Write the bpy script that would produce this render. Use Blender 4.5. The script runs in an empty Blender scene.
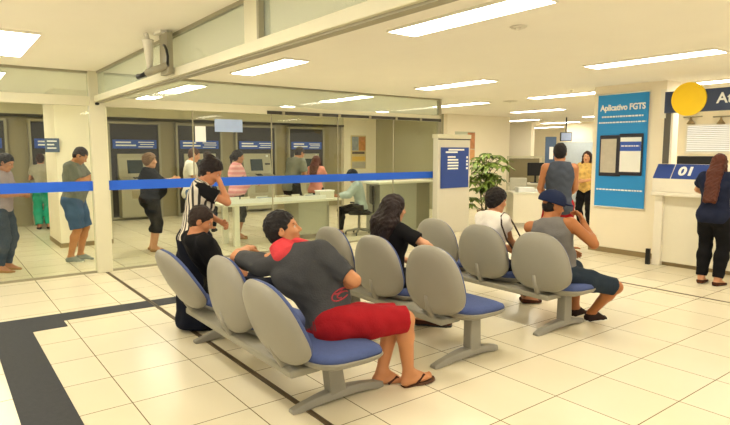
import bpy, math, random
import numpy as np
from mathutils import Vector, Matrix

random.seed(7)
S = bpy.context.scene
COL = S.collection

# ------------------------------------------------------------------ camera, world, exposure
cam_d = bpy.data.cameras.new('camera')
cam = bpy.data.objects.new('camera', cam_d)
COL.objects.link(cam)
cam.location = (0, 0, 1.70)
cam.rotation_euler = (math.radians(90 - 6.10), 0, math.radians(-37.28))
cam_d.sensor_width = 36.0
cam_d.lens = 564.5 / 730 * 36.0
cam_d.clip_start = 0.05
cam_d.clip_end = 200
S.camera = cam

world = bpy.data.worlds.new('world')
S.world = world
world.use_nodes = True
bg = world.node_tree.nodes['Background']
bg.inputs[0].default_value = (1.0, 0.95, 0.84, 1)
bg.inputs[1].default_value = 1.15

S.view_settings.view_transform = 'Standard'
S.view_settings.look = 'None'
S.view_settings.exposure = 0.12
S.view_settings.gamma = 1.0
S.view_settings.use_curve_mapping = False
LAMP_COL = (1.0, 0.94, 0.80)
LAMP_STR = 20.5


# ------------------------------------------------------------------ helpers
def lin(h):
    h = h.lstrip('#')
    o = []
    for i in (0, 2, 4):
        c = int(h[i:i + 2], 16) / 255
        o.append(c / 12.92 if c <= 0.04045 else ((c + 0.055) / 1.055) ** 2.4)
    return tuple(o)


MATS = {}


def pm(name, hexc, rough=0.55, metal=0.0, var=0.08, scale=14.0, bump=0.0, bscale=None, spec=0.4):
    """plain procedural material: noise varied base colour and optional bump"""
    if name in MATS:
        return MATS[name]
    m = bpy.data.materials.new(name)
    m.use_nodes = True
    nt = m.node_tree
    b = nt.nodes['Principled BSDF']
    c = lin(hexc)
    b.inputs['Roughness'].default_value = rough
    b.inputs['Metallic'].default_value = metal
    b.inputs['Specular IOR Level'].default_value = spec
    tc = nt.nodes.new('ShaderNodeTexCoord')
    n = nt.nodes.new('ShaderNodeTexNoise')
    n.inputs['Scale'].default_value = scale
    n.inputs['Detail'].default_value = 3
    nt.links.new(tc.outputs['Object'], n.inputs['Vector'])
    mx = nt.nodes.new('ShaderNodeMix')
    mx.data_type = 'RGBA'
    mx.inputs[6].default_value = (*[min(1, x * (1 - var)) for x in c], 1)
    mx.inputs[7].default_value = (*[min(1, x * (1 + var)) for x in c], 1)
    nt.links.new(n.outputs['Fac'], mx.inputs[0])
    nt.links.new(mx.outputs[2], b.inputs['Base Color'])
    if bump:
        n2 = nt.nodes.new('ShaderNodeTexNoise')
        n2.inputs['Scale'].default_value = bscale or scale * 3
        n2.inputs['Detail'].default_value = 4
        nt.links.new(tc.outputs['Object'], n2.inputs['Vector'])
        bp = nt.nodes.new('ShaderNodeBump')
        bp.inputs['Strength'].default_value = bump
        bp.inputs['Distance'].default_value = 0.02
        nt.links.new(n2.outputs['Fac'], bp.inputs['Height'])
        nt.links.new(bp.outputs['Normal'], b.inputs['Normal'])
    MATS[name] = m
    return m


def emit(name, col, strength):
    m = bpy.data.materials.new(name)
    m.use_nodes = True
    nt = m.node_tree
    nt.nodes.clear()
    e = nt.nodes.new('ShaderNodeEmission')
    e.inputs[0].default_value = (*col, 1)
    e.inputs[1].default_value = strength
    o = nt.nodes.new('ShaderNodeOutputMaterial')
    nt.links.new(e.outputs[0], o.inputs[0])
    MATS[name] = m
    return m


def glass(name, tint, fac, milk=0.0):
    m = bpy.data.materials.new(name)
    m.use_nodes = True
    nt = m.node_tree
    nt.nodes.clear()
    t = nt.nodes.new('ShaderNodeBsdfTransparent')
    t.inputs[0].default_value = (*tint, 1)
    g = nt.nodes.new('ShaderNodeBsdfGlossy')
    g.inputs['Roughness'].default_value = 0.02
    lw = nt.nodes.new('ShaderNodeLayerWeight')
    lw.inputs[0].default_value = 0.25
    ma = nt.nodes.new('ShaderNodeMath')
    ma.operation = 'MULTIPLY_ADD'
    ma.inputs[1].default_value = fac
    ma.inputs[2].default_value = 0.015
    nt.links.new(lw.outputs['Fresnel'], ma.inputs[0])
    mx = nt.nodes.new('ShaderNodeMixShader')
    nt.links.new(ma.outputs[0], mx.inputs[0])
    nt.links.new(t.outputs[0], mx.inputs[1])
    nt.links.new(g.outputs[0], mx.inputs[2])
    d = nt.nodes.new('ShaderNodeBsdfDiffuse')
    d.inputs[0].default_value = (.82, .88, .78, 1)
    m2 = nt.nodes.new('ShaderNodeMixShader')
    m2.inputs[0].default_value = milk
    nt.links.new(mx.outputs[0], m2.inputs[1])
    nt.links.new(d.outputs[0], m2.inputs[2])
    o = nt.nodes.new('ShaderNodeOutputMaterial')
    nt.links.new(m2.outputs[0], o.inputs[0])
    MATS[name] = m
    return m


def tag(o, label=None, cat=None, group=None, kind=None):
    if label:
        o['label'] = label
    if cat:
        o['category'] = cat
    if group:
        o['group'] = group
    if kind:
        o['kind'] = kind
    return o


def empty(name, loc=(0, 0, 0), rz=0.0):
    o = bpy.data.objects.new(name, None)
    o.location = loc
    o.rotation_euler = (0, 0, rz)
    o.empty_display_size = 0.2
    COL.objects.link(o)
    return o


def copy_tree(o, parent=None):
    c = o.copy()
    COL.objects.link(c)
    if parent is not None:
        c.parent = parent
    for ch in list(o.children):
        copy_tree(ch, c)
    return c


class MB:
    """collects shapes into one mesh"""

    def __init__(self):
        self.v = []
        self.f = []

    def add(self, vs, fs):
        k = len(self.v)
        self.v += [tuple(p) for p in vs]
        self.f += [tuple(i + k for i in f) for f in fs]
        return self

    def box(self, x0, x1, y0, y1, z0, z1):
        x0, x1 = sorted((x0, x1)); y0, y1 = sorted((y0, y1)); z0, z1 = sorted((z0, z1))
        vs = [(x0, y0, z0), (x1, y0, z0), (x1, y1, z0), (x0, y1, z0), (x0, y0, z1), (x1, y0, z1), (x1, y1, z1), (x0, y1, z1)]
        return self.add(vs, [(0, 3, 2, 1), (4, 5, 6, 7), (0, 1, 5, 4), (1, 2, 6, 5), (2, 3, 7, 6), (3, 0, 4, 7)])

    def rings(self, rings, cap=True, closed=False):
        n = len(rings[0])
        vs = [p for r in rings for p in r]
        fs = []
        m = len(rings)
        for i in range(m - (0 if closed else 1)):
            a = i * n
            b = ((i + 1) % m) * n
            for j in range(n):
                j2 = (j + 1) % n
                fs.append((a + j, a + j2, b + j2, b + j))
        if cap and not closed:
            fs.append(tuple(reversed(range(n))))
            fs.append(tuple((m - 1) * n + j for j in range(n)))
        return self.add(vs, fs)

    def tube(self, path, r, n=8):
        P = [Vector(p) for p in path]
        rs = r if isinstance(r, (list, tuple)) else [r] * len(P)
        rings = []
        up = None
        for i, p in enumerate(P):
            d = (P[min(i + 1, len(P) - 1)] - P[max(i - 1, 0)]).normalized()
            if up is None:
                a = Vector((0, 0, 1)) if abs(d.z) < 0.9 else Vector((1, 0, 0))
                u = d.cross(a).normalized()
            else:
                u = (up - d * up.dot(d)).normalized()
            up = u
            w = d.cross(u)
            rings.append([p + (u * math.cos(2 * math.pi * k / n) + w * math.sin(2 * math.pi * k / n)) * rs[i] for k in range(n)])
        return self.rings(rings)

    def cyl(self, p1, p2, r1, r2=None, n=16):
        return self.tube([p1, p2], [r1, r1 if r2 is None else r2], n)

    def lathe(self, prof, c=(0, 0, 0), n=20):
        rings = [[(c[0] + r * math.cos(2 * math.pi * k / n), c[1] + r * math.sin(2 * math.pi * k / n), c[2] + z) for k in range(n)] for r, z in prof]
        return self.rings(rings)

    def prism(self, poly, ax, a0, a1):
        """poly of 2D points extruded along axis ax (0,1,2)"""
        def P(p, a):
            q = list(p)
            q.insert(ax, a)
            return tuple(q)
        return self.rings([[P(p, a0) for p in poly], [P(p, a1) for p in poly]])

    def build(self, name, mat, parent=None, smooth=False, bevel=0.0, loc=None, rz=0.0):
        me = bpy.data.meshes.new(name)
        me.from_pydata([tuple(p) for p in self.v], [], self.f)
        me.validate()
        import bmesh
        bm = bmesh.new()
        bm.from_mesh(me)
        bmesh.ops.recalc_face_normals(bm, faces=bm.faces)
        bm.to_mesh(me)
        bm.free()
        if mat:
            me.materials.append(mat)
        o = bpy.data.objects.new(name, me)
        COL.objects.link(o)
        if parent is not None:
            o.parent = parent
        if loc is not None:
            o.location = loc
        o.rotation_euler.z = rz
        if smooth:
            me.polygons.foreach_set('use_smooth', [True] * len(me.polygons))
        if bevel:
            md = o.modifiers.new('bevel', 'BEVEL')
            md.width = bevel
            md.segments = 2
            md.limit_method = 'ANGLE'
        return o


def box(name, mat, b, parent=None, bevel=0.0):
    return MB().box(*b).build(name, mat, parent, bevel=bevel)


def struct(name, mat, b, bevel=0.0):
    return tag(box(name, mat, b, None, bevel), kind='structure')


def text(name, body, mat, size, loc, xdir, updir, parent=None, depth=0.002, align='CENTER', bold=0.0, sx=1.0):
    cu = bpy.data.curves.new(name, 'FONT')
    cu.body = body
    cu.size = size
    cu.align_x = align
    cu.align_y = 'CENTER'
    cu.extrude = depth
    cu.offset = bold
    tmp = bpy.data.objects.new('tmp_text', cu)
    COL.objects.link(tmp)
    bpy.context.view_layer.update()
    dg = bpy.context.evaluated_depsgraph_get()
    me = bpy.data.meshes.new_from_object(tmp.evaluated_get(dg))
    bpy.data.objects.remove(tmp)
    me.materials.clear()
    me.materials.append(mat)
    o = bpy.data.objects.new(name, me)
    COL.objects.link(o)
    x = Vector(xdir).normalized()
    u = Vector(updir).normalized()
    z = x.cross(u)
    M = Matrix((x * sx, u, z)).transposed().to_4x4()
    M.translation = Vector(loc)
    me.transform(M)
    if parent is not None:
        o.parent = parent
    return o


# ------------------------------------------------------------------ materials of the place
def floor_material():
    m = bpy.data.materials.new('floor_tiles')
    m.use_nodes = True
    nt = m.node_tree
    N = nt.nodes.new
    L = nt.links.new
    b = nt.nodes['Principled BSDF']
    tc = N('ShaderNodeTexCoord')
    sp = N('ShaderNodeSeparateXYZ')
    L(tc.outputs['Object'], sp.inputs[0])

    def math_(op, a, bb=None):
        n = N('ShaderNodeMath')
        n.operation = op
        for i, q in enumerate((a, bb)):
            if q is None:
                continue
            if isinstance(q, (int, float)):
                n.inputs[i].default_value = q
            else:
                L(q, n.inputs[i])
        return n.outputs[0]
    cells = []
    lines = []
    for out, off, pitch in (('X', 0.975, 0.598), ('Y', 1.65, 0.562)):
        q = math_('DIVIDE', math_('SUBTRACT', sp.outputs[out], off), pitch)
        fr = math_('FRACT', q)
        edge = math_('ABSOLUTE', math_('SUBTRACT', fr, 0.5))
        lines.append(math_('GREATER_THAN', edge, 0.5 - 0.0035 / pitch))
        cells.append(math_('FLOOR', q))
    grout = math_('MAXIMUM', lines[0], lines[1])
    cm = N('ShaderNodeCombineXYZ')
    L(cells[0], cm.inputs[0])
    L(cells[1], cm.inputs[1])
    wn = N('ShaderNodeTexWhiteNoise')
    L(cm.outputs[0], wn.inputs['Vector'])
    ns = N('ShaderNodeTexNoise')
    ns.inputs['Scale'].default_value = 2.5
    ns.inputs['Detail'].default_value = 5
    L(tc.outputs['Object'], ns.inputs['Vector'])
    va = math_('ADD', math_('MULTIPLY', wn.outputs['Value'], 0.5), math_('MULTIPLY', ns.outputs['Fac'], 0.5))
    mx = N('ShaderNodeMix')
    mx.data_type = 'RGBA'
    mx.inputs[6].default_value = (*lin('#e0d5b6'), 1)
    mx.inputs[7].default_value = (*lin('#e8dec2'), 1)
    L(va, mx.inputs[0])
    mg = N('ShaderNodeMix')
    mg.data_type = 'RGBA'
    mg.inputs[7].default_value = (*lin('#6d5c3c'), 1)
    L(grout, mg.inputs[0])
    L(mx.outputs[2], mg.inputs[6])
    L(mg.outputs[2], b.inputs['Base Color'])
    rg = math_('ADD', math_('MULTIPLY', ns.outputs['Fac'], 0.04), 0.24)
    L(rg, b.inputs['Roughness'])
    b.inputs['Specular IOR Level'].default_value = 0.35
    return m


M_FLOOR = floor_material()
M_CEIL = pm('ceiling_paint', '#fbf5e6', 0.85, var=0.025, scale=2.0, bump=0.03, bscale=60)
M_WALL = pm('wall_paint', '#f8eed3', 0.8, var=0.02, scale=3, bump=0.03, bscale=80)
M_PEACH = pm('column_paint', '#f7ecd2', 0.75, var=0.02, scale=3, bump=0.03, bscale=80)
M_OLIVE = pm('olive_panel', '#978c6a', 0.55, var=0.05, scale=2)
M_WALLSHADE = pm('shaded_wall_paint', '#a8a283', 0.7, var=0.05, scale=2)  # weaker light on the side wall is put into this darker olive
M_STRIP = pm('dark_rubber', '#393a3d', 0.8, var=0.2, scale=30, bump=0.2, bscale=200)
M_TRACK = pm('track_metal', '#5e4d33', 0.5, metal=0.3, var=0.1)
M_ALU = pm('cream_aluminium', '#d8d2b4', 0.45, var=0.03, scale=6)
M_ALUD = pm('grey_aluminium', '#9d967c', 0.45, var=0.04, scale=6)
M_DARK = pm('dark_metal', '#3a352b', 0.5, var=0.1)
M_BROWNBASE = pm('brown_baseboard', '#94805a', 0.6, var=0.1)
M_GLASS = glass('clear_glass', (0.94, 0.965, 0.92), 0.12, .0)
M_GLASS2 = glass('transom_glass', (0.94, 0.97, 0.93), 0.22, .18)
M_STRIPE = pm('blue_vinyl', '#1f5fd6', 0.5, var=0.05, scale=4)
M_WHITE = pm('white_plastic', '#e9e4d2', 0.5, var=0.03)
M_WHITET = pm('white_print', '#f4f4ee', 0.6, var=0.01)
M_BLACK = pm('black_plastic', '#1b1a19', 0.45, var=0.1)
M_SHELL = pm('grey_shell', '#8f8a7b', 0.42, var=0.04, scale=9)
M_CUSH = pm('blue_fabric', '#475583', 0.85, var=0.12, scale=40, bump=0.15, bscale=300)
M_BEAM = pm('grey_steel', '#8f8a78', 0.45, metal=0.0, var=0.05)
M_NAVY = pm('navy_sign', '#2f4a94', 0.5, var=0.04, scale=3)
M_DIFF = emit('lamp_diffuser', LAMP_COL, LAMP_STR)
M_FRAME = pm('lamp_frame', '#ece5d2', 0.6, var=0.02)

# ------------------------------------------------------------------ setting
CZ = 2.80
FL = MB().box(-4, 26, -4, 26, -0.1, 0).build('floor', M_FLOOR)
tag(FL, kind='structure')
tag(MB().box(-4, 26, -4, 26, CZ, CZ + 0.1).build('ceiling', M_CEIL), kind='structure')
# dark rubber strip laid in the floor (L-shaped with a stepped inner corner)
sm = MB()
sm.prism([(0.33, -1.0), (0.645, -1.0), (0.645, 6.06), (0.945, 6.06), (0.945, 6.29), (2.45, 6.26), (2.45, 6.54), (0.33, 6.60)], 2, 0.0, 0.005)
tag(sm.build('trim_1', M_STRIP), kind='structure')
tm = MB()
tm.box(1.845, 1.858, -1, 8.5, 0, 0.006)
tm.box(1.872, 1.885, -1, 8.5, 0, 0.006)
tm.box(1.858, 1.872, -1, 8.5, 0, 0.003)
tag(tm.build('trim_2', M_TRACK), kind='structure')
tag(MB().box(7.075, 7.105, -1, 8.4, 0, 0.004).build('trim_3', M_TRACK), kind='structure')

# back wall of the cash machine room and its return
struct('wall_left', M_WALL, (-4, -3.9, 8.57, 15.26, 0, CZ))
struct('wall_back', M_OLIVE, (-3.9, 10.5, 15.06, 15.26, 0, CZ))
struct('trim_4', M_ALU, (-3.9, 10.5, 14.92, 15.06, 2.56, CZ))
struct('trim_5', M_DARK, (-3.9, 10.5, 14.90, 15.06, 2.50, 2.56))
struct('wall_corner', M_WALL, (10.5, 11.9, 14.9, 15.26, 0, CZ))
struct('wall_side', M_WALLSHADE, (11.8, 11.95, 11.75, 14.9, 0, CZ))
struct('wall_middle', M_WALL, (11.8, 14.6, 11.6, 11.75, 0, CZ))
# pillar in the cash machine room
struct('wall_pillar', M_PEACH, (1.72, 2.58, 11.2, 12.4, 0, CZ))
struct('baseboard_pillar', M_BROWNBASE, (1.71, 2.59, 11.19, 12.41, 0, 0.08))
# banner column and right side room
struct('wall_column', M_PEACH, (9.06, 9.5, 4.22, 5.42, 0, CZ))
struct('baseboard_column', M_BROWNBASE, (9.05, 9.5, 4.22, 5.425, 0, 0.085))
struct('wall_far', M_WALL, (24, 24.2, -4, 26, 0, CZ))
struct('wall_office', M_PEACH, (11.8, 11.95, 1.0, 5.6, 0, CZ))
struct('wall_far_column', M_PEACH, (19.2, 20.0, 11.2, 12.6, 0, CZ))
struct('wall_far_left', M_WALL, (17.6, 17.8, 13.0, 20.0, 0, CZ))

# ------------------------------------------------------------------ ceiling lamps
def lamp(x, y, ln=1.52, w=0.32):
    r = empty('ceiling_lamp', (x, y, CZ - 0.03))
    f = MB()
    for b in ((-w / 2 - .012, -w / 2, -ln / 2 - .012, ln / 2 + .012), (w / 2, w / 2 + .012, -ln / 2 - .012, ln / 2 + .012),
              (-w / 2, w / 2, -ln / 2 - .012, -ln / 2), (-w / 2, w / 2, ln / 2, ln / 2 + .012)):
        f.box(*b, 0.005, 0.03)
    f.build('frame', M_FRAME, r)
    MB().box(-w / 2, w / 2, -ln / 2, ln / 2, 0.008, 0.025).build('diffuser', M_DIFF, r)
    return r


LAMPS = [
    (0.70, 6.85, 'recessed ceiling lamp in the top left corner, left of the overhead glass rail'),
    (3.50, 3.28, 'largest ceiling lamp, long bright panel at the top beside the overhead rail'),
    (3.50, 6.68, 'bright ceiling lamp seen just under the overhead rail, nearest below it'),
    (3.50, 9.86, 'second ceiling lamp seen below the overhead rail, above the woman in black'),
    (3.50, 12.10, 'small far ceiling lamp below the rail beside the glass wall post'),
    (6.80, 3.38, 'long ceiling lamp at the right, above and left of the yellow disc sign'),
    (6.80, 6.55, 'ceiling lamp in the middle of the ceiling, above the woman with long dark hair'),
    (6.80, 9.60, 'ceiling lamp behind the glass transom, left of the menu totem'),
    (9.70, 3.30, 'ceiling lamp cut by the right edge, above the yellow disc sign'),
    (9.70, 6.42, 'ceiling lamp left of the hanging blue banner'),
    (9.70, 9.15, 'ceiling lamp above the menu totem'),
    (12.75, 9.25, 'ceiling lamp above the tall leafy plant'),
    (12.75, 6.20, 'far ceiling lamp behind the top of the blue banner'),
    (16.1, 12.40, 'small far ceiling lamp over the back office, left of its neighbours'),
    (16.1, 9.20, 'far ceiling lamp above the man in the grey tank top'),
    (19.1, 15.20, 'tiny far ceiling lamp at the edge of the peach wall'),
    (18.5, 12.40, 'tiny far ceiling lamp right of centre above the back office'),
    (21.6, 15.10, 'farthest ceiling lamp over the back office, low near its end wall'),
    (6.80, 12.60, 'ceiling lamp over the cash machines, behind the upper glass'),
]
LC = [(3.5, 0.1), (0.7, 3.6), (6.8, 0.2), (0.7, 0.4), (-2.1, 6.8), (-2.1, 3.6), (0.7, 10.0), (0.7, 13.0), (-2.1, 10.0), (9.7, 12.6), (9.7, 0.2)]
base_lamp = lamp(*LAMPS[0][:2])
for i, (x, y, lb) in enumerate(LAMPS):
    o = base_lamp if i == 0 else copy_tree(base_lamp)
    o.location = (x, y, CZ - 0.03)
    tag(o, lb, 'lamp', 'recessed lamps in the ceiling')
for x, y in LC:  # the same grid goes on out of the frame
    o = copy_tree(base_lamp)
    o.location = (x, y, CZ - 0.03)
    tag(o, 'recessed ceiling lamp of the same grid outside the picture', 'lamp', 'recessed lamps outside the picture')

# round air vents in the ceiling
for (x, y, rv, lb) in ((4.17, 3.25, .075, 'round ceiling air diffuser right of the largest lamp'), (10.0, 7.95, .16, 'round ceiling air diffuser left of the banner, farther back')):
    t = MB()
    for r0, z in ((rv, 0.0), (rv * .7, 0.008), (rv * .42, 0.014)):
        t.lathe([(r0, -0.004 - z), (r0 * .84, -0.016 - z * .3), (r0 * .74, -0.004 - z * .3)], n=24)
    t.cyl((0, 0, -0.03), (0, 0, 0), 0.02, n=12)
    o = t.build('air_vent', M_FRAME, smooth=True, loc=(x, y, CZ))
    tag(o, lb, 'air vent')
t = MB().lathe([(0.035, 0), (0.035, -0.02), (0.012, -0.03), (0.012, -0.06), (0.028, -0.065), (0.028, -0.07)], n=14)
tag(t.build('sprinkler', M_FRAME, smooth=True, loc=(9.1, 5.9, CZ)), 'small ceiling sprinkler above the top edge of the blue banner', 'sprinkler')

# ------------------------------------------------------------------ glass partition
GY = 8.57
gp = empty('glass_partition', (0, 0, 0))
tag(gp, 'floor to ceiling glass partition with blue stripe between hall and cash machines', 'partition')
p = MB().box(1.745, 1.945, GY - 0.07, GY + 0.07, 0, CZ)
p.build('corner_post', M_ALU, gp, bevel=0.006)
for x0, x1 in ((-4, 1.745), (1.945, 8.48)):
    f = MB().box(x0, x1, GY - 0.04, GY + 0.04, 2.33, 2.46)
    f.build('header_rail', M_ALU, gp, bevel=0.005)
    MB().box(x0, x1, GY - 0.03, GY + 0.03, CZ - 0.03, CZ).build('top_rail', M_ALUD, gp)
    MB().box(x0, x1, GY - 0.02, GY + 0.02, 0, 0.03).build('floor_rail', M_ALUD, gp)
MB().box(4.45, 8.48, GY - 0.055, GY - 0.041, 2.33, 2.385).build('door_track', M_DARK, gp)
for x in (4.75, 5.5, 5.9, 6.6, 7.25, 7.9):
    MB().box(x - .025, x + .025, GY - 0.07, GY - 0.056, 2.325, 2.39).build('track_bracket', M_ALUD, gp)
pane_x = [-4, -2.4, -1.06, 0.27, 1.745]
for i in range(4):
    MB().box(pane_x[i] + .004, pane_x[i + 1] - .004, GY - .005, GY + .005, 0.03, 2.33).build('glass_pane', M_GLASS, gp)
for a, b in ((-4, 1.745), (1.945, 8.44)):
    MB().box(a, b, GY - .005, GY + .005, 2.46, CZ - .03).build('transom_pane', M_GLASS2, gp)
pane_x = [1.945, 3.20, 4.55, 5.9, 7.22, 8.44]
for i in range(5):
    MB().box(pane_x[i] + .004, pane_x[i + 1] - .004, GY - .005, GY + .005, 0.03, 2.33).build('glass_pane', M_GLASS, gp)
    if i:
        MB().box(pane_x[i] - .008, pane_x[i] + .008, GY - .010, GY + .010, 0.03, 2.33).build('edge_profile', M_ALUD, gp)
MB().box(8.44, 8.50, GY - .04, GY + .04, 0, CZ).build('end_post', M_ALUD, gp)
for a, b in ((-4, 1.745), (1.945, 8.44)):
    MB().box(a, b, GY - .018, GY - .006, 1.165, 1.30).build('blue_stripe', M_STRIPE, gp)
# transom above the sliding panel track, running overhead towards the viewer
tr = empty('overhead_rail', (0, 0, 0))
tag(tr, 'overhead cream rail with glass transom running above the floor track', 'rail')
MB().box(1.80, 1.93, -0.8, 8.49, 2.385, 2.465).build('beam', M_ALU, tr, bevel=0.005)
MB().box(1.83, 1.90, -0.8, 8.49, 2.370, 2.385).build('track', M_ALUD, tr)
MB().box(1.845, 1.885, -0.8, 8.49, CZ - 0.03, CZ).build('top_rail', M_ALUD, tr)
for y0, y1 in ((3.62, 3.82), (-0.8, -0.6)):
    MB().box(1.825, 1.905, y0, y1, 2.465, CZ - 0.03).build('mullion', M_ALU, tr)
MB().box(1.82, 1.91, 3.585, 3.615, 2.465, CZ - 0.03).build('joint_cover', M_ALUD, tr)
for y0, y1 in ((-0.6, 3.585), (3.82, 8.49)):
    MB().box(1.86, 1.87, y0, y1, 2.465, CZ - 0.03).build('transom_pane', M_GLASS2, tr)
MB().lathe([(0.02, 0), (0.03, -0.01), (0.025, -0.03), (0.0, -0.035)], n=12).build('black_button', M_BLACK, tr, True, loc=(1.82, 8.40, 2.37))

# notices stuck on the glass
o = box('paper_notice', M_WHITET, (3.23, 3.40, GY - .012, GY - .006, 1.86, 2.10))
tag(o, 'small white paper notice stuck on the glass above the woman in stripes', 'notice')
M_STK = pm('pale_blue_film', '#a9bce0', 0.6, var=0.05)
o = box('glass_sticker', M_STK, (3.55, 4.02, GY - .012, GY - .006, 2.02, 2.22))
tag(o, 'pale blue rectangular sticker high on the glass beside the notice', 'sticker')

# ------------------------------------------------------------------ security camera on the transom
sc_ = empty('security_camera', (1.72, 5.42, 0))
tag(sc_, 'white security camera on a bracket hung beside the overhead transom', 'camera')
MB().box(0.02, 0.07, -0.20, 0.02, 2.41, 2.78).build('mount_plate', M_ALUD, sc_, bevel=.004)
MB().box(-0.02, 0.04, -0.14, 0.05, 2.775, 2.80).build('ceiling_plate', M_WHITE, sc_)
MB().tube([(-0.06, 0.10, 2.74), (-0.06, 0.10, 2.73), (-0.05, 0.10, 2.46)], [0.055, 0.05, 0.022], 10).build('arm', M_WHITE, sc_, True)
MB().tube([(-0.08, 0.09, 2.80), (-0.06, 0.10, 2.74)], [0.02, 0.02], 8).build('drop_rod', M_WHITE, sc_, True)
MB().tube([(0.03, -0.18, 2.485), (-0.07, 0.12, 2.44)], [0.032, 0.034], 10).build('housing', M_ALUD, sc_, True)
MB().tube([(-0.07, 0.12, 2.44), (-0.10, 0.20, 2.42), (-0.12, 0.25, 2.415)], [0.024, 0.02, 0.026], 10).build('lens', M_BLACK, sc_, True)
pth = [(0.0, -0.16, 2.66), (-0.01, -0.22, 2.645), (-0.02, -0.29, 2.60), (-0.02, -0.32, 2.54), (-0.01, -0.28, 2.485), (0.02, -0.20, 2.48)]
MB().tube(pth, 0.012, 8).build('cable', M_BLACK, sc_, True)

# ------------------------------------------------------------------ cash machines
M_BAY = pm('bay_dark', '#35302a', 0.5, var=0.08, scale=3)
M_ATM = pm('machine_grey', '#aaa489', 0.5, var=0.05)
M_SCR = pm('screen_dark', '#2f3a3a', 0.2, var=0.2)
M_SIGN = pm('machine_blue', '#3557ad', 0.5, var=0.06)


def atm(x):
    r = empty('cash_machine', (x, 14.93, 0))
    MB().box(-.585, .585, 0.02, 0.12, 0.08, 2.40).build('back_panel', M_BAY, r)
    f = MB()
    f.box(-.64, -.585, -0.02, 0.12, 0.0, 2.46).box(.585, .64, -0.02, 0.12, 0.0, 2.46).box(-.585, .585, -0.02, 0.12, 2.40, 2.46).box(-.585, .585, -0.02, 0.12, 0, 0.08)
    f.build('surround', M_ALUD, r, bevel=.006)
    s = MB().box(-.53, .53, -0.015, 0.02, 1.79, 2.01).build('sign', M_SIGN, r)
    for k, (a, b, z, h) in enumerate(((-.46, -.1, 1.945, .035), (-.46, .02, 1.87, .035), (.08, .46, 1.95, .022), (.12, .47, 1.895, .02), (.08, .44, 1.835, .02))):
        MB().box(a, b, -0.02, -0.015, z - h / 2, z + h / 2).build('lettering_line', M_WHITET, s)
    m = MB()
    m.prism([(0.02, 0.08), (-.28, 0.08), (-.30, 0.85), (-.34, 0.95), (-.34, 1.02), (-.10, 1.08), (-.02, 1.55), (-.02, 1.66), (0.02, 1.66)], 0, -.44, .44)
    m.build('machine_body', M_ATM, r, bevel=.01)
    MB().prism([(-.088, 1.17), (-.094, 1.17), (-.034, 1.50), (-.026, 1.50)], 0, -.22, .16).build('screen', M_SCR, r)
    k = MB()
    for i in range(4):
        for j in range(3):
            k.box(-.12 + j * .06, -.08 + j * .06, -.31 + i * .045, -.28 + i * .045, 1.035 + i * .011, 1.052 + i * .011)
    k.build('keypad', M_BLACK, r)
    MB().box(.24, .38, -.10, -.02, 1.34, 1.38).build('card_slot', M_BLACK, r)
    MB().box(-.2, .2, -.305, -.29, .55, .75).build('door_panel', M_OLIVE, r)
    MB().cyl((.30, -.05, 1.56), (.30, -.045, 1.62), .03).build('indicator_disc', M_WHITET, r)
    return r


ATMS = [(0.70, 'cash machine at the left edge, behind the person in jeans'),
        (2.39, 'cash machine behind the pillar, in front of the person in green trousers'),
        (4.07, 'cash machine right of the glass wall post, behind the woman in black'),
        (5.75, 'cash machine behind the man in the white tee'),
        (7.43, 'cash machine behind the woman in the pink top'),
        (9.12, 'cash machine at the far right of the row, behind the man in grey')]
a0 = atm(ATMS[0][0])
for i, (x, lb) in enumerate(ATMS):
    o = a0 if i == 0 else copy_tree(a0)
    o.location.x = x
    tag(o, lb, 'cash machine', 'cash machines along the back wall')

# sign sticking out of the pillar
ps = empty('pillar_sign', (1.72, 11.2, 0))
tag(ps, 'small blue flag sign mounted on the pillar by the cash machines', 'sign')
MB().box(-.17, .05, -0.045, -0.02, 1.70, 1.94).build('panel', pm('slate_sign', '#53647f', .5), ps)
for z, a, b in ((1.89, -.14, .01), (1.83, -.14, -.03), (1.77, -.14, .0)):
    MB().box(a, b, -0.05, -0.045, z - .012, z + .012).build('lettering_line', M_WHITET, ps)
MB().box(-.02, .04, -.02, 0, 1.82, 1.9).build('bracket', M_ALUD, ps)

# posters
M_PFR = pm('poster_paper', '#d9c58e', .7)
po = empty('wall_poster', (11.0, 14.88, 0))
tag(po, 'poster with two photo squares on the white wall behind the clerk', 'poster')
MB().box(-.24, .36, -.01, .02, 1.16, 2.24).build('sheet', M_PFR, po)
MB().box(-.21, .05, -.016, -.01, 1.75, 2.20).build('grey_picture', pm('picture_grey', '#9aa0a0', .7, var=.5, scale=9), po)
MB().box(.07, .33, -.016, -.01, 1.75, 2.20).build('orange_picture', pm('picture_orange', '#cf9057', .7, var=.5, scale=9), po)
MB().box(-.20, .30, -.016, -.01, 1.64, 1.72).build('heading_bar', pm('picture_dark', '#6a5d54', .7, var=.3, scale=30), po)
MB().box(-.21, .33, -.016, -.01, 1.42, 1.56).build('yellow_band', pm('picture_yellow', '#e6bf63', .7), po)
MB().box(-.21, .33, -.016, -.01, 1.18, 1.38).build('grey_band', pm('picture_silver', '#b9b2a0', .7), po)
po = empty('wall_poster', (12.62, 11.59, 0))
tag(po, 'poster on the peach wall just above the right edge of the menu totem', 'poster')
MB().box(-.50, .34, -.01, .01, 1.45, 2.30).build('sheet', pm('poster_pale', '#c9cdb2', .7), po)
MB().box(.02, .33, -.016, -.01, 1.80, 2.28).build('upper_picture', pm('picture_red', '#c78a5e', .7, var=.5, scale=9), po)
MB().box(.02, .33, -.016, -.01, 1.47, 1.78).build('lower_picture', pm('picture_peach', '#e0a56c', .7, var=.2, scale=9), po)
MB().box(-.48, 0, -.016, -.01, 1.47, 1.85).build('blue_picture', pm('picture_blue', '#5f87a8', .7, var=.3, scale=9), po)

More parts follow.
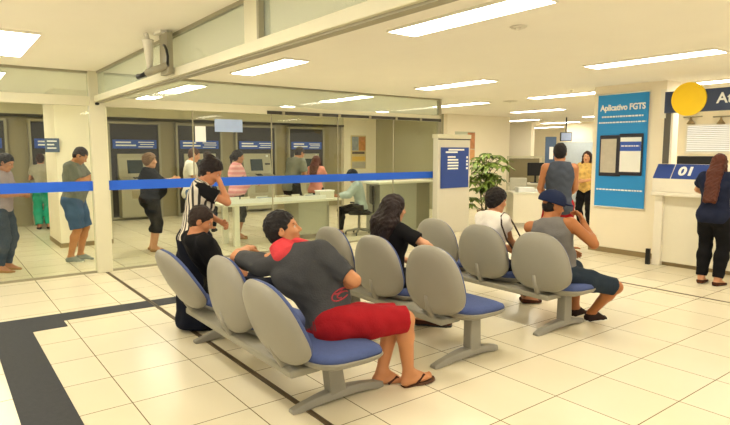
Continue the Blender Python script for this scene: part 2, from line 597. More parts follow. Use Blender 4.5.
# ------------------------------------------------------------------ menu totem
tt = empty('menu_totem', (8.74, 8.40, 0))
tag(tt, 'tall pale grey totem carrying a blue menu panel, at the end of the glass wall', 'totem')
M_TOT = pm('totem_grey', '#d6d0bd', .5, var=.02)
MB().box(-.50, .46, -.05, .10, 0, 1.985).build('body', M_TOT, tt, bevel=.01)
MB().box(-.52, .48, -.06, .11, 1.985, 2.07).build('top_cap', M_ALU, tt, bevel=.006)
MB().box(-.50, .46, -.054, -.05, 1.955, 1.975).build('dark_line', M_DARK, tt)
pn = MB().box(-.43, .40, -.07, -.05, 0.95, 1.80).build('blue_panel', M_NAVY, tt, bevel=.004)
for z, a, b in ((1.75, -.22, .25), (1.70, -.30, .05), (1.60, -.24, -.01), (1.54, -.24, .07), (1.48, -.24, .08), (1.42, -.24, .08), (1.36, -.24, .07)):
    MB().box(a, b, -.074, -.07, z - .017, z + .017).build('lettering_line', M_WHITET, pn)
for z in (1.59, 1.51, 1.44, 1.36):
    MB().box(.32, .37, -.074, -.07, z - .022, z + .022).build('lettering_number', M_WHITET, pn)

# ------------------------------------------------------------------ hanging banner
bn = empty('hanging_banner', (9.03, 4.90, 0))
tag(bn, 'hanging blue banner with two phone screens and white headline on the column', 'banner')
M_BAN = pm('banner_blue', '#2b93da', .55, var=.12, scale=1.2)
MB().box(-.004, .004, -.43, .43, 0.79, 2.66).build('cloth', M_BAN, bn)
MB().cyl((0, -.45, 2.66), (0, .45, 2.66), .014).build('top_rod', M_WHITE, bn, True)
MB().cyl((0, -.45, 0.78), (0, .45, 0.78), .012).build('bottom_rod', M_WHITE, bn, True)
text('headline', 'Aplicativo FGTS', M_WHITET, 0.135, (-.008, 0.0, 2.43), (0, -1, 0), (0, 0, 1), bn, bold=.0045, sx=.86)


def dashes(name, y0, y1, z, h, n, par, x=-.007):
    d = MB()
    random.seed(n)
    y = y0
    while y > y1:
        w = random.uniform(.02, .055)
        d.box(x, x + .003, y, max(y - w, y1), z - h / 2, z + h / 2)
        y -= w + .012
    return d.build(name, M_WHITET, par)


dashes('small_print', .35, -.35, 2.285, .026, 3, bn)
dashes('small_print', .40, -.40, 2.19, .022, 4, bn)
dashes('small_print', .40, -.40, 1.075, .022, 5, bn)
M_PHONE = pm('phone_dark', '#2c2a33', .4)
ph = MB().box(-.03, -.004, -.02, .36, 1.30, 1.98).build('phone_picture', M_PHONE, bn, bevel=.02)
MB().box(-.033, -.03, .06, .33, 1.36, 1.92).build('screen_print', pm('phone_grey', '#c3bba9', .5, var=.15, scale=12), ph)
ph2 = MB().box(-.036, -.004, -.38, .02, 1.32, 2.00).build('phone_picture', M_PHONE, bn, bevel=.02)
MB().box(-.039, -.036, -.355, -.01, 1.38, 1.94).build('screen_print', M_WHITET, ph2)
MB().box(-.042, -.039, -.355, -.01, 1.72, 1.87).build('header_print', pm('phone_blue', '#3c5fc0', .5), ph2)
dashes('row_print', -.03, -.33, 1.80, .02, 6, ph2, x=-.045)

# ------------------------------------------------------------------ service counter on the right
ct = empty('service_counter', (8.6, 3.2, 0))
tag(ct, 'cream service counter with sloped blue number 01 panel', 'counter')
M_CTR = pm('counter_cream', '#ece5cd', .5, var=.02)
M_CTR2 = pm('counter_pale', '#efe8d4', .45, var=.02)
MB().box(0.06, .46, -1.6, .88, 0.06, 1.06).build('body', M_CTR, ct, bevel=.006)
MB().box(0.10, .46, -1.6, .86, 0.0, 0.06).build('plinth', M_BROWNBASE, ct)
MB().box(0.0, 0.09, .78, .90, 0.0, 1.06).build('corner_upright', M_CTR2, ct, bevel=.008)
MB().box(.46, 1.10, -1.6, .86, .90, .94).build('worktop', M_CTR2, ct)
MB().box(1.04, 1.08, -1.6, .86, 0, .90).build('back_panel', M_CTR, ct)
MB().box(-.10, .46, -1.6, .92, 1.06, 1.115).build('shelf', M_CTR2, ct, bevel=.012)
MB().prism([(-.06, 1.115), (.46, 1.115), (.46, 1.52), (.10, 1.52), (-.06, 1.31)], 1, -1.6, .92).build('upper_box', M_CTR2, ct, bevel=.008)
sl = (Vector((.10, 0, 1.52)) - Vector((-.06, 0, 1.31))).normalized()
nn = Vector((-sl.z, 0, sl.x))


def slope(u, y, off):
    q = Vector((-.06, 0, 1.31)) + sl * u + nn * off
    return (q.x, y, q.z)


def slab(name, u0, u1, y0, y1, t0, t1, mat, par):
    vs = [slope(u, y, t) for t in (t0, t1) for (u, y) in ((u0, y0), (u1, y0), (u1, y1), (u0, y1))]
    return MB().add(vs, [(0, 1, 2, 3), (7, 6, 5, 4), (0, 4, 5, 1), (1, 5, 6, 2), (2, 6, 7, 3), (3, 7, 4, 0)]).build(name, mat, par)


slab('blue_panel', .005, .262, .67, .915, .001, .010, M_NAVY, ct)
np_ = slab('number_panel', .005, .262, .16, .655, .001, .010, M_NAVY, ct)
text('number', '01', M_WHITET, .205, slope(.13, .475, .012), (0, -1, 0), tuple(sl), np_, bold=.008, sx=1.05)
# header frame above the counter
hd = empty('counter_header', (8.6, 3.2, 0))
tag(hd, 'navy header band with white letters and dark post over the service counter', 'sign')
M_HNAVY = pm('header_navy', '#34405c', .5, var=.05)
MB().box(0.0, .08, -1.6, .83, 2.27, 2.575).build('band', M_HNAVY, hd)
MB().box(0.04, .12, .75, .84, 1.53, 2.27).build('post', pm('post_grey', '#5c584f', .5), hd)
MB().box(0.02, .10, .82, .90, 2.20, 2.62).build('white_edge', M_CTR2, hd)
MB().box(0.05, .07, .72, .75, 1.53, 2.27).build('inner_frame', M_CTR2, hd)
text('letters', 'At', M_WHITET, .20, (8.59 - 8.6, .130, 2.43), (0, -1, 0), (0, 0, 1), hd, align='LEFT', bold=.004)
for o_ in hd.children:
    pass
d = MB()
d.cyl((-.03, .49, 2.45), (-.003, .49, 2.45), .235, n=40)
d.build('yellow_disc', pm('disc_yellow', '#ffd21a', .5, var=.03), hd)
struct('trim_6', M_BLACK, (8.55, 8.60, 4.115, 4.17, 0, 0.24))
# black monitor on the counter
mo = empty('monitor', (9.22, 3.84, .941))
tag(mo, 'black monitor seen from behind on the counter above the number panel', 'monitor')
MB().box(-.02, .02, -.27, .24, 0.36, 0.70).build('screen_case', M_BLACK, mo, bevel=.008)
MB().cyl((0, 0, 0.01), (0, 0, .37), .02).build('stand', M_BLACK, mo)
MB().box(-.05, .04, -.1, .1, 0, .012).build('foot', M_BLACK, mo)
# window with blinds in the office behind the counter
wn = empty('window_1', (11.79, 4.6, 0))
tag(wn, kind='structure')
MB().box(-.03, 0, -1.6, .48, 1.66, 2.24).build('window_frame', M_CTR2, wn)
MB().box(-.04, -.03, -1.55, .44, 1.70, 2.20).build('window_pane', emit('window_daylight', (1.0, .97, .88), 1.1), wn)
b_ = MB()
for k in range(14):
    b_.box(-.05, -.045, -1.55, .44, 1.70 + k * .036, 1.722 + k * .036)
b_.build('blind', pm('blind_slat', '#dcd8c6', .5), wn)
for (y, z, lb) in ((4.98, 2.30, 'dark bracket lamp left above the office window'), (4.45, 2.28, 'dark bracket lamp right above the office window')):
    q = empty('bracket_lamp', (11.79, y, z))
    tag(q, lb, 'lamp')
    MB().tube([(0, .14, .08), (-.06, .14, .08), (-.06, -.2, .08)], .014, 6).build('bracket', M_ALUD, q)
    MB().lathe([(0.015, .07), (.02, .03), (.075, -.05), (.06, -.06)], c=(-.06, 0, 0), n=12).build('shade', M_BROWNBASE, q, True)

# ------------------------------------------------------------------ service table behind the glass
tb = empty('service_table', (5.30, 9.7, .035))
tag(tb, 'long white service table behind the glass with grey end panel', 'table')
M_TBL = pm('table_white', '#e8e4d0', .45, var=.02)
M_TGREY = pm('table_grey', '#b3b09c', .5, var=.04)
MB().box(-1.30, 1.22, -.36, .34, .70, .745).build('table_top', M_TBL, tb, bevel=.006)
for x in (-1.04, -.92):
    pass
MB().box(-1.08, -.98, -.30, -.22, -.035, .70).build('leg', M_TBL, tb)
MB().box(-1.08, -.98, .20, .28, -.035, .70).build('leg', M_TBL, tb)
MB().box(.26, .95, -.27, -.23, .06, .70).build('front_panel', M_TGREY, tb)
MB().box(.26, .30, -.23, .28, .06, .70).build('side_panel', M_TGREY, tb)
MB().box(.93, .97, -.27, .28, -.035, .70).build('end_panel', M_TGREY, tb)
MB().box(-1.28, -1.0, -.345, -.30, .745, .87).build('corner_upstand', M_WHITET, tb)
MB().box(-1.0, .85, -.345, -.325, .745, .825).build('front_edge', M_WHITET, tb)
trays = [(-.72, .20, 'left'), (-.38, .26, 'second from left'), (0.02, .24, 'middle'), (.36, .20, 'fourth from left'), (.66, .22, 'right')]
rng = random.Random(5)
for i, (x, w, lb) in enumerate(trays):
    q = empty('leaflet_tray', (5.30 + x, 9.56, .782))
    tag(q, 'shallow white tray of leaflets on the service table, ' + lb + ' of five', 'tray', 'leaflet trays on the service table')
    t = MB().box(-w / 2, w / 2, -.15, .15, 0, .012)
    t.box(-w / 2, -w / 2 + .01, -.15, .15, .012, .06).box(w / 2 - .01, w / 2, -.15, .15, .012, .06).box(-w / 2 + .01, w / 2 - .01, .14, .15, .012, .09).box(-w / 2 + .01, w / 2 - .01, -.15, -.14, .012, .045)
    t.build('tray', M_TBL, q)
    MB().box(-w / 2 + .02, w / 2 - .02, -.12, .13, .012, .05 + .02 * (i % 3)).build('leaflets', pm('leaflet_%s' % 'abc'[i % 3], ['#cfc9b5', '#8f9ba0', '#b9ad8d'][i % 3], .6, var=.3, scale=25), q)
q = empty('cash_box', (6.29, 9.62, .782))
tag(q, 'white low box with printed side on the table near the clerk', 'box')
MB().box(-.17, .17, -.1, .1, 0, .13).build('case', M_TBL, q, bevel=.008)
MB().box(-.18, .18, -.11, .11, .13, .15).build('lid', M_WHITET, q, bevel=.004)

# reception counter seen through the right glass panes
rc = empty('reception_counter', (8.0, 9.4, 0))
tag(rc, 'grey reception counter with white top behind the right panes of glass', 'counter')
MB().box(-.62, .42, -.22, .25, 0.0, 1.03).build('body', M_TGREY, rc, bevel=.006)
MB().box(-.70, .98, -.28, .30, 1.03, 1.08).build('counter_top', M_TBL, rc, bevel=.008)
MB().box(.42, .92, -.10, .25, 0.0, 1.03).build('recessed_side', pm('recess_shade', '#8f8a72', .55), rc)  # shadow under the top is put into this darker grey

# office chair of the clerk
oc = empty('office_chair', (6.98, 9.37, 0), math.radians(150))
tag(oc, 'dark swivel chair on castors on which the clerk sits', 'chair')
MB().box(-.22, .24, -.24, .24, .42, .50).build('seat', M_BLACK, oc, bevel=.03)
MB().box(-.30, -.24, -.21, .21, .62, 1.02).build('backrest', M_BLACK, oc, bevel=.03)
MB().tube([(-.2, 0, .43), (-.30, 0, .45), (-.30, 0, .72)], .02, 8).build('back_bar', M_BLACK, oc)
MB().cyl((0, 0, .10), (0, 0, .43), .028).build('column', M_BEAM, oc)
for k in range(5):
    a = 2 * math.pi * k / 5
    lg = MB().tube([(0, 0, .11), (.28 * math.cos(a), .28 * math.sin(a), .07)], [.028, .018], 8).build('leg', M_BEAM, oc)
    MB().cyl((.28 * math.cos(a) - .012, .28 * math.sin(a), .03), (.28 * math.cos(a) + .012, .28 * math.sin(a), .03), .03, n=12).build('castor', M_BLACK, lg)
for s in (-1, 1):
    MB().tube([(-.05, s * .25, .45), (-.05, s * .28, .62), (.16, s * .28, .64)], .017, 8).build('armrest', M_BLACK, oc)

# ------------------------------------------------------------------ potted plant
pl = empty('potted_plant', (10.15, 8.70, 0))
tag(pl, 'tall leafy umbrella plant in a pot beside the menu totem', 'plant')
MB().lathe([(0.13, 0), (.16, .02), (.20, .34), (.21, .36), (.19, .36), (.17, .32)], n=22).build('pot', pm('pot_brown', '#8b6a4a', .6), pl, True)
MB().lathe([(.178, .30), (.10, .33), (.0, .335)], n=22).build('soil', pm('soil', '#3c2f22', .9, bump=.5), pl)
rng = random.Random(11)
stems = MB()
leaf = MB()


def leaflet(c, d, ln, w, droop):
    d = Vector(d).normalized()
    s = d.cross(Vector((0, 0, 1)))
    s = s.normalized() if s.length > 1e-3 else Vector((1, 0, 0))
    pts = []
    for t, ww in ((0.0, .08), (.25, .8), (.5, 1.0), (.75, .75), (1.0, .02)):
        q = Vector(c) + d * ln * t + Vector((0, 0, -droop * ln * t * t))
        u = Vector((0, 0, 1))
        pts.append((q - s * w * ww + u * .012, q, q + s * w * ww + u * .012))
    vs = [v for r in pts for v in r]
    fs = []
    for i in range(4):
        a = i * 3
        fs += [(a, a + 1, a + 4, a + 3), (a + 1, a + 2, a + 5, a + 4)]
    leaf.add(vs, fs)


heads = []
for k in range(44):
    a = rng.uniform(0, 6.28)
    z = rng.uniform(.55, 1.62)
    rad = rng.uniform(.12, .46) * (1.15 - abs(z - 1.15) * .5)
    if .62 < z < .9 and k % 3 == 0:
        z += .5
    heads.append((rad * math.cos(a), rad * math.sin(a), z))
heads += [(0.0, 0, 1.66), (-.30, .10, .62), (-.34, .2, .5), (.32, -.22, 1.52), (-.2, .2, 1.45)]
for sx, sy in ((0, 0), (.06, .03), (-.05, .05)):
    stems.tube([(sx, sy, .3), (sx * 2, sy * 2, .9), (sx * 1.4, sy, 1.5)], [.016, .013, .008], 6)
for (x, y, z) in heads:
    stems.tube([(x * .12, y * .12, max(.35, z - .32)), (x * .6, y * .6, z - .06), (x, y, z)], [.007, .005, .004], 5)
    n = rng.randint(7, 9)
    ph0 = rng.uniform(0, 6)
    for j in range(n):
        a = ph0 + 2 * math.pi * j / n
        leaflet((x, y, z), (math.cos(a), math.sin(a), rng.uniform(-.1, .35)), rng.uniform(.18, .27), rng.uniform(.04, .058), rng.uniform(.3, .7))
stems.build('stem', pm('stem_green', '#5c5a2c', .6), pl, True)
lo = leaf.build('foliage', pm('leaf_green', '#7c9240', .45, var=.35, scale=5), pl, True)

# ------------------------------------------------------------------ back office
dk = empty('office_desk', (11.15, 8.15, 0), math.radians(-37.3))
tag(dk, 'white office desk in the background beside the tall plant', 'desk')
MB().box(-.55, .85, -.35, .35, .74, .78).build('desk_top', M_TBL, dk, bevel=.006)
MB().box(-.51, .55, -.33, -.30, .08, .74).build('front_panel', M_CTR, dk)
MB().box(-.53, -.50, -.33, .33, 0, .74).build('side_panel', M_CTR, dk)
MB().box(.80, .83, -.3, .33, 0, .74).build('side_panel', M_CTR, dk)
MB().box(.56, .80, .0, .33, .0, .5).build('drawer_unit', M_DARK, dk)


def at_desk(u, v):
    c, s = math.cos(math.radians(-37.3)), math.sin(math.radians(-37.3))
    return (11.15 + u * c - v * s, 8.15 + u * s + v * c)


for i, (u, v, w, h, lb) in enumerate(((-.20, -.05, .38, .11, 'stack of white paper folders on the desk by the plant'), (.22, .05, .28, .05, 'low stack of white papers in the middle of the desk'))):
    x, y = at_desk(u, v)
    q = MB()
    for k in range(5):
        dx = rng.uniform(-.015, .015)
        q.box(-w / 2 + dx, w / 2 + dx, -.16, .16, h * k / 5, h * (k + .85) / 5)
    o = q.build('paper_stack', M_WHITET, None, loc=(x, y, .781), rz=math.radians(-37.3))
    tag(o, lb, 'papers')
x, y = at_desk(.60, .0)
q = empty('desk_phone', (x, y, .781), math.radians(-37.3))
tag(q, 'dark desk phone on the right half of the office desk', 'phone')
MB().prism([(-.09, 0), (.09, 0), (.09, .07), (-.09, .025)], 0, -.1, .1).build('base', M_BLACK, q)
MB().box(-.1, -.05, -.085, .085, .06, .085).build('handset', M_BLACK, q, bevel=.01)

# second desk with monitor and a glazed partition frame far back
pf = empty('office_partition', (15.0, 11.25, 0), math.radians(-37.3))
tag(pf, 'framed low office partition far back with an opening behind the desk', 'partition')
f = MB()
f.box(-.62, -.56, -.03, .03, 0, 1.58).box(.52, .58, -.03, .03, 0, 1.58).box(-.56, .52, -.03, .03, 1.52, 1.58).box(-.56, .52, -.03, .03, .62, .68)
f.build('frame', M_ALU, pf)
MB().box(-.56, .52, -.015, .015, .05, .62).build('lower_panel', M_CTR, pf)
MB().box(-.56, .52, .3, .33, .3, 1.5).build('shade_panel', M_OLIVE, pf)
wk = empty('office_desk', (14.6, 10.75, 0), math.radians(-37.3))
tag(wk, 'far white office desk carrying a black monitor', 'desk')
MB().box(-.6, .7, -.3, .3, .72, .76).build('desk_top', M_TBL, wk)
for a in (-.57, .64):
    MB().box(a, a + .03, -.28, .28, 0, .72).build('side_panel', M_CTR, wk)
mo2 = empty('monitor', (14.52, 10.80, .76), math.radians(-37.3))
tag(mo2, 'black monitor on the far office desk, left of the man in the grey tank', 'monitor')
MB().box(-.02, .48, -.02, .03, .22, .62).build('screen_case', M_BLACK, mo2, bevel=.01)
MB().box(.2, .26, .0, .03, .01, .25).build('stand', M_BLACK, mo2)
MB().box(.1, .36, -.08, .1, 0, .015).build('foot', M_BLACK, mo2)
ch = empty('office_chair', (13.4, 10.25, 0), math.radians(-60))
tag(ch, 'grey office chair in front of the far desk', 'chair')
MB().box(-.22, .22, -.22, .22, .42, .50).build('seat', M_TGREY, ch, bevel=.03)
MB().box(-.24, .24, -.28, -.22, .6, .98).build('backrest', M_TGREY, ch, bevel=.04)
MB().cyl((0, 0, .03), (0, 0, .42), .03).build('column', M_BLACK, ch)
for k in range(5):
    a = 2 * math.pi * k / 5
    MB().tube([(0, 0, .09), (.27 * math.cos(a), .27 * math.sin(a), .03)], [.025, .02], 6).build('leg', M_BLACK, ch)
MB().box(-.03, .03, -.27, -.2, .45, .65).build('back_bar', M_BLACK, ch)
sg = empty('standing_sign', (13.93, 9.62, 0), math.radians(-37.3))
tag(sg, 'narrow slate blue standing sign behind the man in the grey tank', 'sign')
MB().box(-.15, .15, -.02, .02, .04, 2.13).build('panel', pm('slate_dark', '#4f6480', .5), sg)
MB().box(-.2, .2, -.14, .14, 0, .04).build('foot', M_ALUD, sg)
MB().box(-.04, .07, -.026, -.02, 1.5, 1.85).build('lettering_block', M_WHITET, sg)
tv = empty('wall_screen', (16.1, 10.57, 0), math.radians(-37.3))
tag(tv, 'small pale blue hanging screen over the back office', 'screen')
MB().box(-.18, .18, -.03, .03, 2.05, 2.33).build('case', M_BLACK, tv)
MB().box(-.16, .16, -.036, -.03, 2.07, 2.31).build('display', pm('display_blue', '#a9b8dc', .3), tv)
MB().cyl((0, 0, 2.33), (0, 0, CZ), .02).build('hanger', M_BLACK, tv)
wb = empty('office_board', (16.55, 10.2, 0), math.radians(-37.3))
tag(wb, 'pale blue grey office screen board behind the woman in the yellow top', 'board')
MB().box(-.75, .45, -.03, .03, .12, 2.02).build('panel', pm('board_blue', '#c3cdd3', .5), wb)
MB().box(-.75, .45, -.04, .04, 0.0, .12).build('foot_rail', M_ALUD, wb)

# ------------------------------------------------------------------ waiting benches
def outline(w, h, n=2.7, taper=.16, m=36):
    pts = []
    for k in range(m):
        t = 2 * math.pi * k / m
        c, s = math.cos(t), math.sin(t)
        y = w / 2 * math.copysign(abs(c) ** (2 / n), c)
        z = h / 2 * math.copysign(abs(s) ** (2 / n), s)
        zz = z / (h / 2)
        pts.append((y * (1 - taper * max(zz, -.6) - .05 * zz * zz), z))
    return pts


BW, BH = .64, .56


def back_curve(y, z):
    return .10 * (y / (BW / 2)) ** 2 * .55 + .03 * (z / (BH / 2)) ** 2


def back_rings(spec, ox=0.0):
    o = outline(BW, BH)
    return [[(x + ox + back_curve(y * s, z * s), y * s, z * s) for (y, z) in o] for s, x in spec]


def seat_rings(spec):
    o = []
    for k in range(36):
        t = 2 * math.pi * k / 36
        c, s = math.cos(t), math.sin(t)
        o.append((.29 * math.copysign(abs(c) ** (2 / 3.4), c), .31 * math.copysign(abs(s) ** (2 / 3.4), s)))
    rr = []
    for s, z in spec:
        rr.append([(x * s, y * s, z - .03 * max(0, x * s - .16) / .13 + .012 * max(0, -x * s - .1) / .2) for x, y in o])
    return rr


def bench(name, x0, ys, ped, leans, label, fx=0.0):
    r = empty(name, (x0, ys[1], 0))
    tag(r, label, 'bench', 'three seat waiting benches')
    MB().box(-.36, -.14, ys[0] - ys[1] - .12, ys[2] - ys[1] + .12, .325, .375).build('beam', M_BEAM, r, bevel=.012)
    for yp in ped:
        y = yp - ys[1]
        lg = MB().prism([(-.06 + fx * .5, .06), (.07 + fx * .5, .06), (.06 + fx * .3, .335), (-.055 + fx * .3, .335)], 1, y - .045, y + .045).build('leg', M_SHELL, r, bevel=.01)
        pr = []
        for k in range(13):
            t = k / 12
            x = -.45 + .76 * t + fx
            zc = .02 + .055 * (1 - (2 * t - 1.05) ** 2)
            hw = .022 + .035 * (1 - abs(2 * t - 1)) + (.012 if t < .12 or t > .88 else 0)
            zb = max(.0, zc - .045)
            pr.append([(x, y - hw, zb), (x, y + hw, zb), (x, y + hw * .75, zc + .012), (x, y - hw * .75, zc + .012)])
        MB().rings(pr).build('foot', M_SHELL, lg, True, bevel=.006)
    for i, yy in enumerate(ys):
        y = yy - ys[1]
        st = MB().rings(seat_rings([(.45, .345), (.75, .350), (.93, .375), (1.0, .405), (1.0, .415)])).build('seat', M_SHELL, r, True, loc=(.02, y, 0))
        MB().rings(seat_rings([(.97, .412), (.985, .43), (.95, .452), (.8, .462), (.4, .462)])).build('cushion', M_CUSH, st, True)
        bk = MB().rings(back_rings([(.3, -.052), (.7, -.05), (.9, -.042), (.975, -.028), (1.0, -.008), (1.0, .004)])).build('backrest', M_SHELL, r, True)
        bk.rotation_euler = (0, math.radians(-leans[i]), 0)
        a = math.radians(leans[i])
        bk.location = (-.36 - .25 * math.sin(a), y, .395 + .285 * math.cos(a))
        MB().rings(back_rings([(.975, .003), (.98, .02), (.95, .036), (.82, .046), (.4, .048)])).build('cushion', M_CUSH, bk, True)
        MB().tube([(-.06, y, .355), (-.22, y, .35), (-.34, y, .375), (-.385, y, .45), (-.40 - .1 * math.sin(a), y, .56)], [.03, .03, .028, .026, .02], 8).build('back_bracket', M_SHELL, r, True)
    return r


bench('waiting_bench', 2.00, (3.02, 3.80, 4.58), (3.10, 4.82), (20, 8, 28), 'grey and blue three seat bench nearest the viewer, with man in red shorts', fx=.20)
bench('waiting_bench', 3.48, (3.22, 3.94, 4.66), (3.10, 4.78), (5, 6, 5), 'grey and blue three seat bench in the middle, with empty end seats')
bench('waiting_bench', 4.80, (3.16, 3.86, 4.54), (3.10, 4.74), (5, 5, 5), 'grey and blue three seat bench farthest right, with the capped man')
# ------------------------------------------------------------------ people: smooth-blended bodies meshed by surface nets
def A_(*p):
    return np.array(p if len(p) > 1 else p[0], float)


def nrm(v):
    v = A_(v)
    return v / max(np.linalg.norm(v), 1e-9)


def cone(a, ra, b, rb, k=.03, t='', cut=None, sq=None):
    return dict(a=A_(a), ra=ra, b=A_(b), rb=rb, k=k, t=t, cut=cut, e=False, sub=False)


def ell(c, R, rad, k=.04, t='', cut=None, sub=False):
    return dict(c=A_(c), R=A_(R), rad=A_(rad), k=k, t=t, cut=cut, e=True, sub=sub)


def field(prims, infl, h, lo=None, hi=None, cuts=(), noise=None):
    if lo is None:
        lo = A_(9, 9, 9); hi = -lo
        for p in prims:
            if p['sub']:
                continue
            if p['e']:
                r = p['rad'].max() + infl
                lo = np.minimum(lo, p['c'] - r); hi = np.maximum(hi, p['c'] + r)
            else:
                for q, r in ((p['a'], p['ra']), (p['b'], p['rb'])):
                    lo = np.minimum(lo, q - r - infl); hi = np.maximum(hi, q + r + infl)
        lo = lo - .03; hi = hi + .03
    n = np.ceil((hi - lo) / h).astype(int) + 1
    ax = [lo[i] + h * np.arange(n[i]) for i in range(3)]
    F = np.full(n, .25, np.float32)
    for p in prims:
        m = .05 + infl + p['k']
        if p['e']:
            r = p['rad'].max() + m
            a, b = p['c'] - r, p['c'] + r
        else:
            a = np.minimum(p['a'] - p['ra'], p['b'] - p['rb']) - m
            b = np.maximum(p['a'] + p['ra'], p['b'] + p['rb']) + m
        s = []
        for i in range(3):
            i0 = int(np.clip(np.floor((a[i] - lo[i]) / h), 0, n[i]))
            i1 = int(np.clip(np.ceil((b[i] - lo[i]) / h) + 1, 0, n[i]))
            s.append(slice(i0, i1))
        s = tuple(s)
        if any(q.stop <= q.start for q in s):
            continue
        X = ax[0][s[0]][:, None, None]; Y = ax[1][s[1]][None, :, None]; Z = ax[2][s[2]][None, None, :]
        if p['e']:
            d0, d1, d2 = X - p['c'][0], Y - p['c'][1], Z - p['c'][2]
            R, ra = p['R'], p['rad']
            u = [(d0 * R[i][0] + d1 * R[i][1] + d2 * R[i][2]) / ra[i] for i in range(3)]
            k0 = np.sqrt(u[0] ** 2 + u[1] ** 2 + u[2] ** 2) + 1e-6
            k1 = np.sqrt((u[0] / ra[0]) ** 2 + (u[1] / ra[1]) ** 2 + (u[2] / ra[2]) ** 2) + 1e-6
            D = k0 * (k0 - 1) / k1
        else:
            ba = p['b'] - p['a']
            L2 = max(ba @ ba, 1e-9)
            T = np.clip(((X - p['a'][0]) * ba[0] + (Y - p['a'][1]) * ba[1] + (Z - p['a'][2]) * ba[2]) / L2, 0, 1)
            D = np.sqrt((X - p['a'][0] - T * ba[0]) ** 2 + (Y - p['a'][1] - T * ba[1]) ** 2 + (Z - p['a'][2] - T * ba[2]) ** 2) - (p['ra'] + T * (p['rb'] - p['ra']))
        if p['sub']:
            G = F[s]
            k = p['k']
            hh = np.clip(.5 - .5 * (G + D) / k, 0, 1)
            F[s] = G + (-D - G) * hh + k * hh * (1 - hh)
            continue
        D = D - infl
        for (pt, nv) in (p['cut'] or ()):
            D = np.maximum(D, (X - pt[0]) * nv[0] + (Y - pt[1]) * nv[1] + (Z - pt[2]) * nv[2])
        G = F[s]
        k = p['k']
        hh = np.clip(.5 + .5 * (D - G) / k, 0, 1)
        F[s] = D + (G - D) * hh - k * hh * (1 - hh)
    X = ax[0][:, None, None]; Y = ax[1][None, :, None]; Z = ax[2][None, None, :]
    if noise:
        amp, fr = noise
        F = F + amp * (np.sin(fr * X + 2.1 * np.sin(fr * .63 * Z + 1)) * np.sin(fr * .8 * Y + 1.7 * np.sin(fr * .5 * X)) + .6 * np.sin(fr * 1.7 * Z + 2.3 * np.sin(fr * .9 * Y + fr * .4 * X)))
    for (pt, nv) in cuts:
        F = np.maximum(F, (X - pt[0]) * nv[0] + (Y - pt[1]) * nv[1] + (Z - pt[2]) * nv[2])
    return F, lo


def nets(F, lo, h):
    S_ = F < 0
    nx, ny, nz = F.shape
    cnt = np.zeros((nx - 1, ny - 1, nz - 1), np.int8)
    pos = np.zeros((nx - 1, ny - 1, nz - 1, 3), np.float32)
    num = np.zeros((nx - 1, ny - 1, nz - 1), np.float32)
    co = [(0, 0, 0), (1, 0, 0), (0, 1, 0), (1, 1, 0), (0, 0, 1), (1, 0, 1), (0, 1, 1), (1, 1, 1)]

    def sl(c):
        return F[c[0]:nx - 1 + c[0], c[1]:ny - 1 + c[1], c[2]:nz - 1 + c[2]]
    for i, a in enumerate(co):
        for b in co[i + 1:]:
            if sum(abs(a[j] - b[j]) for j in range(3)) != 1:
                continue
            fa, fb = sl(a), sl(b)
            m = (fa < 0) != (fb < 0)
            if not m.any():
                continue
            t = fa[m] / (fa[m] - fb[m])
            for j in range(3):
                pos[..., j][m] += a[j] + t * (b[j] - a[j])
            num[m] += 1
    act = num > 0
    idx = np.full(act.shape, -1, np.int64)
    idx[act] = np.arange(act.sum())
    cell = np.argwhere(act)
    V_ = (cell + pos[act] / num[act][:, None]) * h + lo
    quads = []
    for axn in range(3):
        o1, o2 = [(1, 2), (2, 0), (0, 1)][axn]
        s0 = [slice(None)] * 3; s1 = [slice(None)] * 3
        s0[axn] = slice(0, -1); s1[axn] = slice(1, None)
        A, B = S_[tuple(s0)], S_[tuple(s1)]
        E = np.argwhere(A != B)
        if not len(E):
            continue
        ok = (E[:, o1] > 0) & (E[:, o2] > 0) & (E[:, o1] < F.shape[o1] - 1) & (E[:, o2] < F.shape[o2] - 1)
        E = E[ok]
        flip = B[E[:, 0], E[:, 1], E[:, 2]]
        q = []
        for d1, d2 in ((-1, -1), (0, -1), (0, 0), (-1, 0)):
            c = E.copy(); c[:, o1] += d1; c[:, o2] += d2
            q.append(idx[c[:, 0], c[:, 1], c[:, 2]])
        q = np.stack(q, 1)
        q[flip] = q[flip][:, ::-1]
        quads.append(q)
    Q = np.concatenate(quads) if quads else np.zeros((0, 4), int)
    return V_, Q


def mesh_obj(name, parts, mats, parent, matfn=None):
    """parts: list of (verts, quads); one mesh object"""
    vs = []; qs = []; k = 0
    for v, q in parts:
        vs.append(v); qs.append(q + k); k += len(v)
    V_ = np.concatenate(vs).astype(np.float32); Q = np.concatenate(qs).astype(np.int32)
    used = np.zeros(len(V_), bool); used[Q.ravel()] = True
    re = np.cumsum(used) - 1
    V_ = V_[used]; Q = re[Q].astype(np.int32)
    me = bpy.data.meshes.new(name)
    me.vertices.add(len(V_)); me.vertices.foreach_set('co', V_.ravel())
    me.loops.add(len(Q) * 4); me.loops.foreach_set('vertex_index', Q.ravel())
    me.polygons.add(len(Q)); me.polygons.foreach_set('loop_start', np.arange(0, len(Q) * 4, 4, dtype=np.int32))
    me.polygons.foreach_set('use_smooth', np.ones(len(Q), bool))
    for m in mats:
        me.materials.append(m)
    if matfn is not None and len(mats) > 1:
        c = V_[Q].mean(1)
        me.polygons.foreach_set('material_index', matfn(c).astype(np.int32))
    me.update(calc_edges=True)
    o = bpy.data.objects.new(name, me)
    COL.objects.link(o)
    if parent is not None:
        o.parent = parent
    return o


def blob(name, prims, infl, h, mat, parent, cuts=(), noise=None):
    F, lo = field(prims, infl, h, cuts=cuts, noise=noise)
    return mesh_obj(name, [nets(F, lo, h)], [mat], parent)


